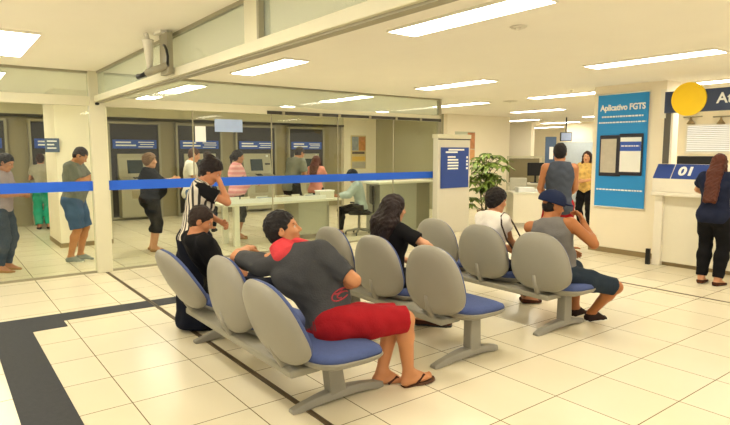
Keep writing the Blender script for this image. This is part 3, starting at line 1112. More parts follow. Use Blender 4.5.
def ik(a, b, l1, l2, hint):
    a, b = A_(a), A_(b)
    d = b - a
    L = np.linalg.norm(d)
    mx = (l1 + l2) * .998
    if L > mx:
        b = a + d / L * mx; d = b - a; L = mx
    u = d / L
    x = (l1 * l1 - l2 * l2 + L * L) / (2 * L)
    y = math.sqrt(max(l1 * l1 - x * x, 0))
    hv = A_(hint) - u * (A_(hint) @ u)
    return a + u * x + nrm(hv) * y, b


def rotv(v, k, a):
    v, k = A_(v), nrm(k)
    return v * math.cos(a) + np.cross(k, v) * math.sin(a) + k * (k @ v) * (1 - math.cos(a))


def skin(name, hexc):
    m = pm(name, hexc, .5, var=.10, scale=9, bump=.02, bscale=120)
    return m


def stripes(name, ca, cb, ax, freq, thr=.5, extra=None):
    m = bpy.data.materials.new(name)
    m.use_nodes = True
    nt = m.node_tree
    b = nt.nodes['Principled BSDF']
    b.inputs['Roughness'].default_value = .85
    tc = nt.nodes.new('ShaderNodeTexCoord')
    sp = nt.nodes.new('ShaderNodeSeparateXYZ')
    nt.links.new(tc.outputs['Object'], sp.inputs[0])
    m1 = nt.nodes.new('ShaderNodeMath'); m1.operation = 'MULTIPLY'; m1.inputs[1].default_value = freq
    if ax == 'A':   # vertical stripes round the body
        at = nt.nodes.new('ShaderNodeMath'); at.operation = 'ARCTAN2'
        nt.links.new(sp.outputs['Y'], at.inputs[0]); nt.links.new(sp.outputs['X'], at.inputs[1])
        nt.links.new(at.outputs[0], m1.inputs[0])
    else:
        nt.links.new(sp.outputs[ax], m1.inputs[0])
    m2 = nt.nodes.new('ShaderNodeMath'); m2.operation = 'FRACT'
    nt.links.new(m1.outputs[0], m2.inputs[0])
    m3 = nt.nodes.new('ShaderNodeMath'); m3.operation = 'GREATER_THAN'; m3.inputs[1].default_value = thr
    nt.links.new(m2.outputs[0], m3.inputs[0])
    mx = nt.nodes.new('ShaderNodeMix'); mx.data_type = 'RGBA'
    mx.inputs[6].default_value = (*lin(ca), 1); mx.inputs[7].default_value = (*lin(cb), 1)
    nt.links.new(m3.outputs[0], mx.inputs[0])
    nt.links.new(mx.outputs[2], b.inputs['Base Color'])
    return m


M_EYE = pm('eye_white', '#cdbfb0', .4)
M_IRIS = pm('eye_dark', '#2a1c14', .3)
M_LIP = {}


def cloth(name, hexc, var=.12):
    return pm('cloth_' + name, hexc, .9, var=var, scale=16, bump=.22, bscale=90, spec=.15)


def person(label, loc, yaw, s=1.0, fem=False, fat=0.0, sk='#c98f66', seated=False, pelvis=None, lean=0, leanc=None, side=0, twist=0, roll=None, plean=None, shw_=1.0, tls=1.0, sns=1.0,
           head_yaw=0, head_pitch=0, head_roll=0, wl=None, wr=None, el=(-.6, .5, -.6), er=(-.6, -.5, -.6), al=None, ar=None, kl=(1, .15, .2), kr=(1, -.15, .2),
           fyl=8, fyr=-8, fpl=0, fpr=0, curl=.35, curll=None, pnl=None, pnr=None, hair=None, haircol='#1d1512', shirt=None, pants=None, shoes=None, skirt=None,
           detail=1, shrug=0, holdname=None):
    H = [.0135, .0085][detail]; HH = [.0095, .006][detail]; HD = [.0075, .005][detail]
    fz = A_(1, 0, 0); lz = A_(0, 1, 0); uz = A_(0, 0, 1)

    def frame(pitch, roll, tw):
        # forward lean positive, side lean to the left positive
        f, l, u = A_(1, 0, 0), A_(0, 1, 0), A_(0, 0, 1)
        a = math.radians(tw)
        f, l = rotv(f, u, a), rotv(l, u, a)
        a = math.radians(pitch)
        f, u = rotv(f, lz, a), rotv(u, lz, a); l = rotv(l, lz, a)
        a = math.radians(-roll)
        return rotv(f, fz, a), rotv(l, fz, a), rotv(u, fz, a)
    leanc = lean if leanc is None else leanc
    P = A_(pelvis if pelvis is not None else (0, 0, .93 * s))
    fp, lp, up = frame(lean * (.6 if plean is None else 0) + (plean or 0), side * .6, 0)
    fc, lc, uc = frame(leanc, side, twist)
    W = P + .17 * s * up
    C = W + .19 * s * uc
    NB = W + .385 * s * uc
    ls = rotv(lc, fc, math.radians(side - roll)) if roll is not None else lc
    sw = (.160 if fem else .185) * s * shw_
    shl = NB - .055 * s * uc + ls * sw + uc * shrug - fc * .005
    shr = NB - .055 * s * uc - ls * sw + uc * shrug - fc * .005
    # head
    a, b, r_ = math.radians(head_yaw), math.radians(head_pitch), math.radians(head_roll)
    bu = nrm(uc * .35 + uz * .65)
    bf = nrm(fc - bu * (fc @ bu)); bl = np.cross(bu, bf)
    hf, hl = rotv(bf, bu, a), rotv(bl, bu, a)
    hu = bu.copy()
    hf, hu = rotv(hf, hl, b), rotv(hu, hl, b)
    hl, hu = rotv(hl, hf, r_), rotv(hu, hf, r_)
    HC = NB + bu * .105 * s + nrm(bf) * .02 * s + (hu - bu) * .06 * s + hu * .035 * s + hf * .015 * s
    RH = np.stack([hf, hl, hu])

    def hp(x, y, z):
        return HC + (hf * x + hl * y + hu * z) * s
    pr = []
    # torso
    tw = .155 if fem else .165
    pr.append(ell(P + .02 * s * up, [fp, lp, up], A_(.112 + fat * .03, .168 + fat * .05 + (.008 if fem else 0), .125) * s, .05, 'pelvis'))
    pr.append(ell(P - .045 * s * fp - .02 * s * up + .075 * s * lp, [fp, lp, up], A_(.095, .095, .105) * s, .04, 'pelvis'))
    pr.append(ell(P - .045 * s * fp - .02 * s * up - .075 * s * lp, [fp, lp, up], A_(.095, .095, .105) * s, .04, 'pelvis'))
    pr.append(ell(W + fat * .05 * fc, [fc, lc, uc], A_(.100 + fat * .07, (.128 if fem else .145) + fat * .06, .15) * s, .06, 'torso'))
    pr.append(ell(C, [fc, lc, uc], A_(.112 + fat * .03, tw + fat * .03, .185) * s, .06, 'torso'))
    pr.append(cone(C + .07 * s * uc + .10 * s * lc, .085 * s, C + .07 * s * uc - .10 * s * lc, .085 * s, .05, 'torso'))
    pr.append(cone(NB - .03 * s * uc - fc * .01, .062 * s, shl - lc * .02 * s, .050 * s, .05, 'torso'))
    pr.append(cone(NB - .03 * s * uc - fc * .01, .062 * s, shr + lc * .02 * s, .050 * s, .05, 'torso'))
    if fem:
        for q in (1, -1):
            pr.append(ell(C + .085 * s * fc + q * .075 * s * lc - .01 * s * uc, [fc, lc, uc], A_(.06, .065, .065) * s, .04, 'torso'))
    # neck, head
    pr.append(cone(NB - .03 * s * uc, (.052 if fem else .062) * s, hp(-.02, 0, -.07), (.048 if fem else .056) * s, .03, 'neck'))
    hd = [ell(hp(-.012, 0, .025), RH, A_(.100, .077, .095) * s, .02, 'head'),
          ell(hp(.022, 0, -.045), RH, A_(.068, .060, .072) * s, .03, 'head'),
          cone(hp(.058, .012, -.098), .020 * s, hp(.058, -.012, -.098), .020 * s, .025, 'head'),
          cone(hp(-.01, .052, -.075), .016 * s, hp(.05, .02, -.102), .014 * s, .03, 'head'),
          cone(hp(-.01, -.052, -.075), .016 * s, hp(.05, -.02, -.102), .014 * s, .03, 'head'),
          cone(hp(.078, .034, .022), .012 * s, hp(.078, -.034, .022), .012 * s, .02, 'head'),
          cone(hp(.062, .042, -.028), .018 * s, hp(.07, .03, -.03), .016 * s, .025, 'head'),
          cone(hp(.062, -.042, -.028), .018 * s, hp(.07, -.03, -.03), .016 * s, .025, 'head'),
          ell(hp(.104, .033, .004), RH, A_(.022, .019, .013) * s, .012, 'head', sub=True),
          ell(hp(.104, -.033, .004), RH, A_(.022, .019, .013) * s, .012, 'head', sub=True),
          cone(hp(.084, 0, .012), .009 * s, hp(.106, 0, -.028), .0115 * s, .012, 'head'),
          cone(hp(.094, .013, -.033), .008 * s, hp(.094, -.013, -.033), .008 * s, .01, 'head'),
          cone(hp(.083, .018, -.057), .0085 * s, hp(.083, -.018, -.057), .0085 * s, .008, 'head'),
          cone(hp(.081, .016, -.069), .009 * s, hp(.081, -.016, -.069), .009 * s, .008, 'head')]
    for q in (1, -1):
        hd.append(ell(hp(-.008, q * .079, -.006), RH, A_(.022, .009, .033) * s, .006, 'head'))
        hd.append(ell(hp(-.004, q * .090, -.004), RH, A_(.011, .006, .019) * s, .006, 'head', sub=True))
    pr += hd
    # arms
    ua, fa = .285 * s, .255 * s
    arms = {}
    for sd, sh, w, hint in (('l', shl, wl, el), ('r', shr, wr, er)):
        sg_ = 1 if sd == 'l' else -1
        if isinstance(w, str):   # hand held up to the mouth
            w = hp(.125, sg_ * .045, -.165)
        if w is None:
            w = sh + A_(.04, sg_ * .06, -.52) * s
        e, w2 = ik(sh, w, ua, fa, hint)
        arms[sd] = (sh, e, w2)
        ar_ = (.85 if fem else 1.0) * (1 + fat * .25)
        pr.append(cone(sh, .054 * s * ar_, e, .041 * s * ar_, .035, 'ua' + sd))
        m = e + (w2 - e) * .25
        pr.append(cone(e, .039 * s * ar_, m, .043 * s * ar_, .02, 'fa' + sd))
        pr.append(cone(m, .043 * s * ar_, w2, .027 * s * (.9 if fem else 1), .02, 'fa' + sd))
        d = nrm(w2 - e)
        pn = pnl if sd == 'l' else pnr
        pn = A_(pn) if pn is not None else A_(0, -sg_, -.3)
        n = nrm(pn - d * (pn @ d))
        t = np.cross(d, n) * (1 if sd == 'r' else -1)
        hs = s * (.92 if fem else 1)
        cu = curll if (sd == 'l' and curll is not None) else curl
        for off in (.026, .009, -.009, -.024):
            pr.append(cone(w2 + t * off * .5 * hs, .021 * hs, w2 + d * .082 * hs + t * off * hs, .0125 * hs, .012, 'hand'))
        for off, l0 in ((.029, .040), (.010, .046), (-.009, .043), (-.026, .033)):
            q = w2 + d * .084 * hs + t * off * hs
            dd = d.copy(); ang = 0
            for li, wgt in ((l0, .6), (l0 * .68, 1.0), (l0 * .5, .6)):
                dd = rotv(dd, np.cross(dd, n), cu * wgt)
                q2 = q + dd * li * hs
                pr.append(cone(q, .0088 * hs, q2, .0078 * hs, .003, 'hand'))
                q = q2
        q = w2 + d * .022 * hs + t * .022 * hs
        td = nrm(d * .65 + t * .65 + n * .35)
        q2 = q + td * .042 * hs
        pr.append(cone(q, .014 * hs, q2, .011 * hs, .008, 'hand'))
        td2 = nrm(td + d * .5 + n * .2 * (1 + cu))
        q3 = q2 + td2 * .032 * hs
        pr.append(cone(q2, .0105 * hs, q3, .0095 * hs, .003, 'hand'))
        pr.append(cone(q3, .0095 * hs, q3 + nrm(td2 + d * .3 - t * .2) * .024 * hs, .008 * hs, .003, 'hand'))
    # legs
    tl, sn = .43 * s * tls, .43 * s * sns
    legs = {}
    for sd, an, hint, fy, fpit in (('l', al, kl, fyl, fpl), ('r', ar, kr, fyr, fpr)):
        sg_ = 1 if sd == 'l' else -1
        hj = P + lp * sg_ * .088 * s - up * .01 * s
        if an is None:
            an = A_(-.01, sg_ * .10 * s, .085 * s)
        k, an2 = ik(hj, an, tl, sn, hint)
        legs[sd] = (hj, k, an2)
        lr = (1 + fat * .15) * (1.03 if fem else 1)
        m = hj + (k - hj) * .45
        pr.append(cone(hj, .088 * s * lr, m, .078 * s * lr, .04, 'th' + sd))
        pr.append(cone(m, .078 * s * lr, k, .054 * s * lr, .03, 'th' + sd))
        kd = nrm(an2 - k)
        bk = -nrm(A_(hint) - kd * (A_(hint) @ kd))
        c_ = k + (an2 - k) * .30 + bk * .012 * s
        pr.append(cone(k, .051 * s * lr, c_, .056 * s * lr, .03, 'sh' + sd))
        pr.append(cone(c_, .056 * s * lr, an2, .035 * s * lr, .03, 'sh' + sd))
        ay = math.radians(fy)
        fd = A_(math.cos(ay), math.sin(ay), 0)
        fl_ = A_(-math.sin(ay), math.cos(ay), 0)
        ap = math.radians(fpit)
        fd, fu = rotv(fd, fl_, -ap), rotv(A_(0, 0, 1), fl_, -ap)
        if fpit > 40:
            pass
        an_ = an2
        sol = an_ - fu * .085 * s
        legs[sd] += (fd, fl_, fu, sol)
        pr.append(cone(an_, .035 * s, sol - fd * .035 * s + fu * .036 * s, .034 * s, .025, 'ft' + sd))
        pr.append(cone(an_ + fd * .01, .034 * s, sol + fd * .10 * s + fu * .03 * s, .027 * s, .03, 'ft' + sd))
        for q in (.018, -.018):
            pr.append(cone(sol - fd * .03 * s + fu * .03 * s + fl_ * q * .5 * s, .027 * s, sol + fd * .115 * s + fu * .022 * s + fl_ * q * 1.3 * s, .021 * s, .02, 'ft' + sd))
        for i, q in enumerate((.030, .013, -.001, -.015, -.028)):
            q *= -sg_
            b0 = sol + fd * .118 * s + fu * .018 * s + fl_ * q * s
            pr.append(cone(b0, .013 * s, b0 + fd * (.058, .058, .052, .045, .035)[i] * s - fu * .004, (.0125 if i == 0 else .0085) * s, .004, 'ft' + sd))
    # ---- body mesh
    covered = set()
    if shoes and shoes[0] in ('sneaker', 'shoe', 'flat'):
        pass
    SK = skin('skin_' + sk.strip('#'), sk)
    if sk not in M_LIP:
        c = [int(sk[i:i + 2], 16) for i in (1, 3, 5)]
        M_LIP[sk] = pm('lips_' + sk.strip('#'), '#%02x%02x%02x' % (int(c[0] * .82), int(c[1] * .58), int(c[2] * .55)), .45)
    boxes = [(HC - .165 * s, HC + .165 * s, HH)]
    for sd in 'lr':
        w2 = arms[sd][2]; d = nrm(w2 - arms[sd][1])
        c = w2 + d * .10 * s
        boxes.append((c - .125 * s, c + .125 * s, HD))
    parts = []
    F, lo = field(pr, 0, H)
    v, q = nets(F, lo, H)
    cen = v[q].mean(1)
    keep = np.ones(len(q), bool)
    for (a_, b_, hh) in boxes:
        ins = ((cen > a_ + 2 * H) & (cen < b_ - 2 * H)).all(1)
        keep &= ~ins
    parts.append((v, q[keep]))
    for i, (a_, b_, hh) in enumerate(boxes):
        F, lo = field(pr, 0, hh, lo=a_, hi=b_)
        v, q = nets(F, lo, hh)
        cen = v[q].mean(1)
        kk = np.ones(len(q), bool)
        for (a2, b2, h2) in boxes[:i]:
            kk &= ~((cen > a2 + 2 * H) & (cen < b2 - 2 * H)).all(1)
        parts.append((v, q[kk]))

    def lips(c):
        d = (c - HC) / s
        x, y, z = d @ hf, d @ hl, d @ hu
        return ((x > .078) & (abs(y) < .026 - abs(z + .063) * .6) & (z < -.050) & (z > -.077)).astype(int)
    body = mesh_obj('person', parts, [SK, M_LIP[sk]], None, lips)
    body.location = (loc[0], loc[1], 0)
    body.rotation_euler = (0, 0, math.radians(yaw))
    tag(body, label, 'person')
    # ---- eyes
    ev = MB(); iv = MB()

    def ball(mb, c, r, n=10):
        rg = []
        for i in range(1, n):
            t = math.pi * i / n
            rg.append([tuple(c + hf * (-math.cos(t) * r) + (hl * math.cos(2 * math.pi * j / n) + hu * math.sin(2 * math.pi * j / n)) * math.sin(t) * r) for j in range(n)])
        mb.rings(rg)
    for q in (1, -1):
        ball(ev, hp(.0738, q * .033, .004), .0112 * s)
        ball(iv, hp(.0815, q * .033, .004), .0050 * s)
    eo = ev.build('eyes', M_EYE, body, True)
    iv.build('irises', M_IRIS, eo, True)
    # ---- hair
    HM = pm('hair_' + haircol.strip('#'), haircol, .6, var=.35, scale=22, bump=.5, bscale=70, spec=.3)
    br = [cone(hp(.088, q * .018, .024), .0055 * s, hp(.076, q * .050, .026), .004 * s, .003, '') for q in (1, -1)]
    if hair:
        k = hair[0]
        nv = nrm(hf * .125 - hu * .115)
        if k in ('short', 'back', 'bun', 'ponytail', 'messy'):
            vol = hair[1] if len(hair) > 1 else 0
            big = [ell(hp(-.018, 0, .032), RH, A_(.104 + vol, .083 + vol * .8, .100 + vol) * s, .02, '', cut=[(hp(.083, 0, .062), nv)])]
            nape = [ell(hp(-.045, 0, -.025), RH, A_(.062, .066, .068) * s, .03, '', cut=[(hp(-.03, 0, -.06), nrm(hf * .9 - hu * .5))])]
            hp_ = big + nape + br
            if k == 'bun':
                hp_.append(ell(hp(-.075, 0, .105), RH, A_(.048, .05, .045) * s, .015))
                hp_.append(ell(hp(-.03, 0, .09), RH, A_(.05, .05, .04) * s, .015))
            if k == 'ponytail':
                hp_ += [cone(hp(-.10, 0, .06), .03 * s, hp(-.14, 0, -.01), .034 * s, .02), cone(hp(-.14, 0, -.01), .034 * s, hp(-.13, 0, -.14), .016 * s, .02)]
            hm = blob('hair', hp_, 0, HH, HM, body, noise=(.0035 * s, 95))
        elif k == 'long':
            ln = hair[1]
            vo = hair[2] if len(hair) > 2 else 0
            hp_ = [ell(hp(-.020, 0, .030), RH, A_(.106 + vo * .6, .088 + vo, .102 + vo * .5) * s, .02, '', cut=[(hp(.082, 0, .065), nrm(hf * .95 - hu * .2))])]
            down = nrm(-uz * .8 - uc * .2)
            bk_ = -fc
            for y in (-.055, -.02, .02, .055):
                y = y * (1 + vo * 14)
                a0_ = hp(-.045, y, .02)
                a1_ = NB + bk_ * .088 * s + lc * y * 1.25 * s - uc * .0
                hp_.append(cone(a0_, (.048 + vo) * s, a1_, (.044 + vo) * s, .03))
                hp_.append(cone(a1_, (.044 + vo) * s, a1_ + down * ln + bk_ * (.02 + min(ln, .2) * .22 + (.035 if ln > .3 else 0)), .026 * s, .03))
            for q in (1, -1):
                a0_ = hp(-.005, q * (.070 + vo), .01); a1_ = hp(.0, q * (.080 + vo * 1.6), -.12)
                hp_.append(cone(a0_, .026 * s, a1_, .030 * s, .03))
                hp_.append(cone(a1_, .030 * s, a1_ + down * ln * .55 - fc * .03, .018 * s, .03))
            hm = blob('hair', hp_ + br, 0, HH * 1.1, HM, body, noise=(.004 * s, 70))
        elif k == 'cap':
            CM = cloth('cap', hair[1])
            blob('hair', [ell(hp(-.03, 0, -.0), RH, A_(.080, .079, .085) * s, .02, '', cut=[(hp(-.01, 0, -.04), nrm(hf * .9 - hu * .3))])] + br, 0, HH, HM, body, noise=(.002, 95))
            cp = [ell(hp(-.022, 0, .050), RH, A_(.140, .115, .112) * s, .02, '', cut=[(hp(.0, 0, .022), nrm(-hu * .97 - hf * .10))])]
            cb = blob('cap', cp, 0, HH, CM, body)
            blob('cap_brim', [ell(hp(.115, 0, .040), RH, A_(.085, .075, .012) * s, .01), ell(hp(.07, 0, .046), RH, A_(.06, .085, .013) * s, .01)], 0, HH * .8, CM, cb)
            b2 = MB(); ball(b2, hp(-.022, 0, .160), .010 * s); b2.build('cap_button', CM, cb, True)
    if not hair:
        blob('eyebrows', br, 0, .004, HM, body)
    # ---- shirt
    byt = lambda *tt: [p for p in pr if p['t'] in tt]
    nz_ = (.0028, 34)
    if shirt:
        mat, sl_, low, inf = shirt['mat'], shirt.get('sleeve', .6), shirt.get('hem', -.06), shirt.get('inf', .013)
        sp = byt('torso', 'pelvis')
        cuts_ = [(P + up * low * s, -up)]
        shw = []
        for sd in 'lr':
            sh, e, w2 = arms[sd]
            if sl_ <= 0:
                continue
            ex = shirt.get('loose', .006)
            for p in byt('ua' + sd):
                if sl_ < 1:
                    d = nrm(e - sh)
                    ed = sh + (e - sh) * sl_
                    shw.append(dict(p, ra=p['ra'] + .004, rb=p['rb'] + ex + .008, cut=[(ed, d)]))
                else:
                    shw.append(dict(p, rb=p['rb'] + ex))
            if sl_ > 1:
                d = nrm(w2 - e)
                ed = e + (w2 - e) * (sl_ - 1)
                for p in byt('fa' + sd):
                    shw.append(dict(p, ra=p['ra'] + ex, rb=p['rb'] + ex, cut=[(ed, d)]))
        if shirt.get('sleeve_mat'):
            sleeves_ = [dict(p) for p in shw]
        nk = shirt.get('neck', .0)
        cuts_t = [(NB + uc * (.008 + nk) * s, nrm(uc + fc * .25))]
        if sl_ <= 0:   # tank top: cut off at the shoulders
            wd = shirt.get('tank', .135)
            cuts_t += [(NB + lc * wd * s, nrm(lc + uc * .25)), (NB - lc * wd * s, nrm(-lc + uc * .25))]
        sp = [dict(p, cut=(p['cut'] or []) + cuts_t) for p in sp]
        th = []
        if shirt.get('over', 0):
            for sd in 'lr':
                for p in byt('th' + sd):
                    hj, k_ = legs[sd][0], legs[sd][1]
                    th.append(dict(p, cut=[(hj + (k_ - hj) * shirt['over'], nrm(k_ - hj))]))
        so = blob('shirt', sp + shw + th, inf, H * .95, mat, body, cuts=cuts_ * (0 if th else 1), noise=nz_)
        if shirt.get('sleeve_mat'):
            for p in sleeves_:
                blob('sleeve', [p], inf + .004, H * .9, shirt['sleeve_mat'], so)
        if shirt.get('collar'):
            blob('collar', [cone(NB - uc * .0 * s - fc * .014, .084 * s, NB + uc * .060 * s - fc * .004, .062 * s, .02, cut=[(NB + uc * .066 * s, nrm(uc - fc * .35 * -1)), (NB - uc * .045 * s, -uc)])], .016, HH, shirt['collar'], so)
        if shirt.get('yoke'):
            for sg_, sh in ((-1, shr),):
                blob('shoulder_stripe', [cone(NB - .022 * s * uc + sg_ * lc * .08 * s, .042 * s, sh - sg_ * lc * .02 * s + uc * .006 * s, .042 * s, .02, cut=[(sh - uc * .012 * s, nrm(-uc)), (sh + fc * .022 * s, fc), (sh - fc * .022 * s, -fc)])], .019, HH, shirt['yoke'], so)
    # ---- trousers
    if pants:
        mat, ln, inf = pants['mat'], pants.get('len', 1.0), pants.get('inf', .012)
        sp = byt('pelvis')
        lo_ = pants.get('flare', 0.0)
        for sd in 'lr':
            hj, k_, an_ = legs[sd][:3]
            for p in byt('th' + sd):
                q = dict(p)
                if ln <= 1:
                    d = nrm(k_ - hj)
                    q = dict(p, ra=p['ra'] + (lo_ * .4), rb=p['rb'] + lo_, cut=[(hj + (k_ - hj) * ln, d)])
                else:
                    q = dict(p, rb=p['rb'] + lo_ * .6)
                sp.append(q)
            if ln > 1:
                d = nrm(an_ - k_)
                for p in byt('sh' + sd):
                    sp.append(dict(p, ra=p['ra'] + lo_, rb=p['rb'] + lo_ * 1.2, cut=[(k_ + (an_ - k_) * (ln - 1), d)]))
        blob('trousers', sp, inf, H * .95, mat, body, cuts=[(P + up * .105 * s, up)], noise=nz_)
    if skirt:
        mat, zh = skirt
        wv = P + up * .10 * s
        sk_ = [ell(P, [fp, lp, up], A_(.145, .185, .16) * s, .05)]
        n = 9
        for i in range(n):
            a = 2 * math.pi * i / n
            o_ = fp * math.cos(a) * .13 + lp * math.sin(a) * .16
            sk_.append(cone(P + o_ * .45 - up * .02, .10 * s, A_(P[0], P[1], zh + .03) + o_ * 1.0 * s, .082 * s, .05))
        blob('skirt', sk_, 0, .011, mat, body, cuts=[(P + up * .13 * s, up), (A_(0, 0, zh), A_(0, 0, -1))], noise=(.006, 26))
    # ---- shoes
    if shoes:
        kind, mat = shoes[0], shoes[1]
        for sd in 'lr':
            fd, fl_, fu, sol = legs[sd][3:7]
            an_ = legs[sd][2]
            if kind in ('sneaker', 'flat'):
                top = .078 if kind == 'sneaker' else .045
                cu_ = [(sol + fu * top * s, nrm(fu - fd * (.12 if kind == 'sneaker' else -.12))), (sol - fu * .004, -fu)]
                so = blob('shoe', byt('ft' + sd), .008, H * .8, mat, body, cuts=cu_)
                if len(shoes) > 2:
                    o_ = [(u * s, w * s) for u, w in ((-.075, 0), (-.06, .03), (0, .036), (.08, .048), (.14, .05), (.185, .03), (.196, 0), (.185, -.03), (.14, -.05), (.08, -.048), (0, -.036), (-.06, -.03))]
                    rg = [[tuple(sol + fd * u + fl_ * w + fu * z) for u, w in o_] for z in (-.012, .014)]
                    MB().rings(rg).build('sole', shoes[2], so)
            if kind == 'flipflop':
                o_ = [(u * s, w * s) for u, w in ((-.075, 0), (-.065, .026), (-.03, .035), (.03, .032), (.10, .045), (.15, .045), (.185, .028), (.195, 0), (.185, -.028), (.15, -.045), (.10, -.045), (.03, -.032), (-.03, -.035), (-.065, -.026))]
                rg = [[tuple(sol + fd * u + fl_ * w + fu * z) for u, w in o_] for z in (-.022, -.001)]
                so = MB().rings(rg).build('sandal', mat, body, bevel=.003)
                tp = sol + fd * .15 * s + fu * .012 + fl_ * (.012 if sd == 'r' else -.012)
                st = MB()
                for q in (1, -1):
                    st.tube([tp, sol + fd * .10 * s + fl_ * q * .030 * s + fu * .050 * s, sol + fd * .035 * s + fl_ * q * .045 * s + fu * .012], [.006, .009, .009], 6)
                st.build('strap', shoes[2], so, True)
    return body, dict(HC=HC, hp=hp, arms=arms, legs=legs, NB=NB, shl=shl, shr=shr, P=P, RH=RH)


def w2l(loc, yaw, p):
    a = math.radians(-yaw)
    x, y = p[0] - loc[0], p[1] - loc[1]
    return (x * math.cos(a) - y * math.sin(a), x * math.sin(a) + y * math.cos(a), p[2])


# man in the grey polo and red shorts, arm over the next backrest
L0 = (2.13, 3.18)
RED = cloth('red', '#9c1b22'); POLO = cloth('charcoal', '#464647'); CORAL = cloth('coral', '#cf4347')
PB, _ = person('man in grey polo with coral collar and red shorts, arm over the next seat', L0, -14, s=1.07, sk='#c28457', seated=True, pelvis=(0, 0, .525),
       plean=-14, lean=-33, leanc=-33, side=24, roll=-2, twist=48, head_yaw=-76, head_pitch=-2, fat=.30, shw_=1.12, tls=1.12, sns=.92,
       wl=w2l(L0, -14, (1.92, 4.06, .94)), el=(-1, .6, .0), wr=w2l(L0, -14, (2.26, 3.28, .76)), er=(.4, -1, -.2), pnl=(0, .2, -1), pnr=(-1, 0, -.2),
       al=w2l(L0, -14, (2.53, 3.12, .09)), ar=w2l(L0, -14, (2.66, 2.97, .10)), kl=(.6, .0, 1), kr=(.6, -.15, 1), fyl=-8, fyr=2, fpr=8,
       hair=('short', .004), haircol='#140d0c', shirt=dict(mat=POLO, sleeve=.82, hem=-.01, inf=.018, loose=-.012, neck=.032, collar=CORAL, yoke=CORAL),
       pants=dict(mat=RED, len=.99, inf=.018, flare=.018), shoes=('flipflop', cloth('sandal_brown', '#5f4433'), cloth('sandal_strap', '#4a2c22')))
# coral embroidery on the side of the polo, laid on the cloth
from mathutils.bvhtree import BVHTree
polo = [o for o in PB.children if o.name.startswith('shirt')][0]
bvh = BVHTree.FromPolygons([v.co.copy() for v in polo.data.vertices], [tuple(p.vertices) for p in polo.data.polygons])
LM = Matrix.Translation(PB.location) @ Matrix.Rotation(PB.rotation_euler.z, 4, 'Z')
LI = LM.inverted()
c0 = LI @ Vector((2.04, 2.95, .76))
ax0 = (LI.to_3x3() @ Vector((.796, -.606, 0))).normalized()
nx0 = (LI.to_3x3() @ Vector((.55, .74, -.1))).normalized()
em = MB()
for (cx, cz, rx, rz, t0, t1) in ((0, 0, .058, .036, .5, 5.6), (.012, -.006, .034, .018, .2, 4.6), (-.02, .03, .03, .016, 3.4, 6.2)):
    pts = []
    for k in range(18):
        t = t0 + (t1 - t0) * k / 17
        q = c0 + ax0 * (cx + rx * math.cos(t)) + Vector((0, 0, 1)) * (cz + rz * math.sin(t) + .35 * (cx + rx * math.cos(t)))
        h_ = bvh.ray_cast(q - nx0 * .8, nx0, 2.0)
        if h_[0] is not None:
            pts.append(h_[0] - nx0 * .001)
    if len(pts) > 4:
        em.tube(pts, .0055, 5)
if em.v:
    em.build('embroidery', cloth('thread_red', '#a8434a'), polo)
# man in the black tee, first seat
L0 = (1.93, 4.68)
BLK = cloth('black', '#161516'); NAVYC = cloth('navy', '#10131f'); DENIM = cloth('denim', '#4c6488')
person('seated man in black tee with short brown hair, farthest seat of the nearest bench', L0, 0, s=.97, sk='#bb7d54', seated=True, pelvis=(.04, 0, .515),
       lean=-36, leanc=-28, head_yaw=-30, head_pitch=32, wl=(.16, .12, .64), wr=(.16, -.08, .64), al=(.46, .12, .085), ar=(.46, -.12, .085), kl=(.6, .2, 1), kr=(.6, -.2, 1),
       hair=('short', .002), haircol='#2a1c14', shirt=dict(mat=BLK, sleeve=.7, inf=.015, loose=.012), pants=dict(mat=NAVYC, len=1.94, inf=.012), shoes=('sneaker', BLK))
# standing woman in the striped top and long navy skirt
L0 = (1.95, 5.27)
STR = stripes('cloth_stripes', '#d6cdbb', '#241f1e', 'A', 3.4, .58)
_, w = person('standing woman in striped top and long dark navy skirt with hand on her face', L0, -24, s=.955, fem=True, sk='#bb7d56', lean=4, leanc=14,
              head_yaw=-10, head_pitch=26, wr=(.25, -.05, 1.42), er=(.5, -.45, -.7), wl=(.26, .02, 1.02), el=(-.4, .6, -.5), pnr=(-.5, .5, .3), curl=.9,
              hair=('bun', .012), haircol='#1a0f0d', shirt=dict(mat=STR, sleeve=.62, hem=-.02, inf=.014, loose=.014, sleeve_mat=BLK), skirt=(NAVYC, .03), shoes=('flat', BLK))
# woman with long dark hair on the middle bench
L0 = (3.31, 3.98)
person('seated woman in black top with long dark brown hair on the middle bench', L0, 0, s=.95, fem=True, fat=.3, sk='#c58d66', seated=True, pelvis=(0, 0, .525), lean=-6, leanc=4,
       head_yaw=-25, head_pitch=6, wr=(.30, -.36, .74), er=(-.3, -.9, .1), wl=(.33, .12, .64), al=(.42, .0, .10), ar=(.50, -.08, .09), kl=(.6, .1, 1), kr=(.6, -.2, 1), fyr=-48, fyl=-40,
       hair=('long', .17, .026), haircol='#1d0d09', shirt=dict(mat=BLK, sleeve=.72, inf=.014, loose=.012, hem=-.06), pants=dict(mat=NAVYC, len=1.55, inf=.01), shoes=('flat', cloth('brown_leather', '#4a2a1c'), M_BLACK))
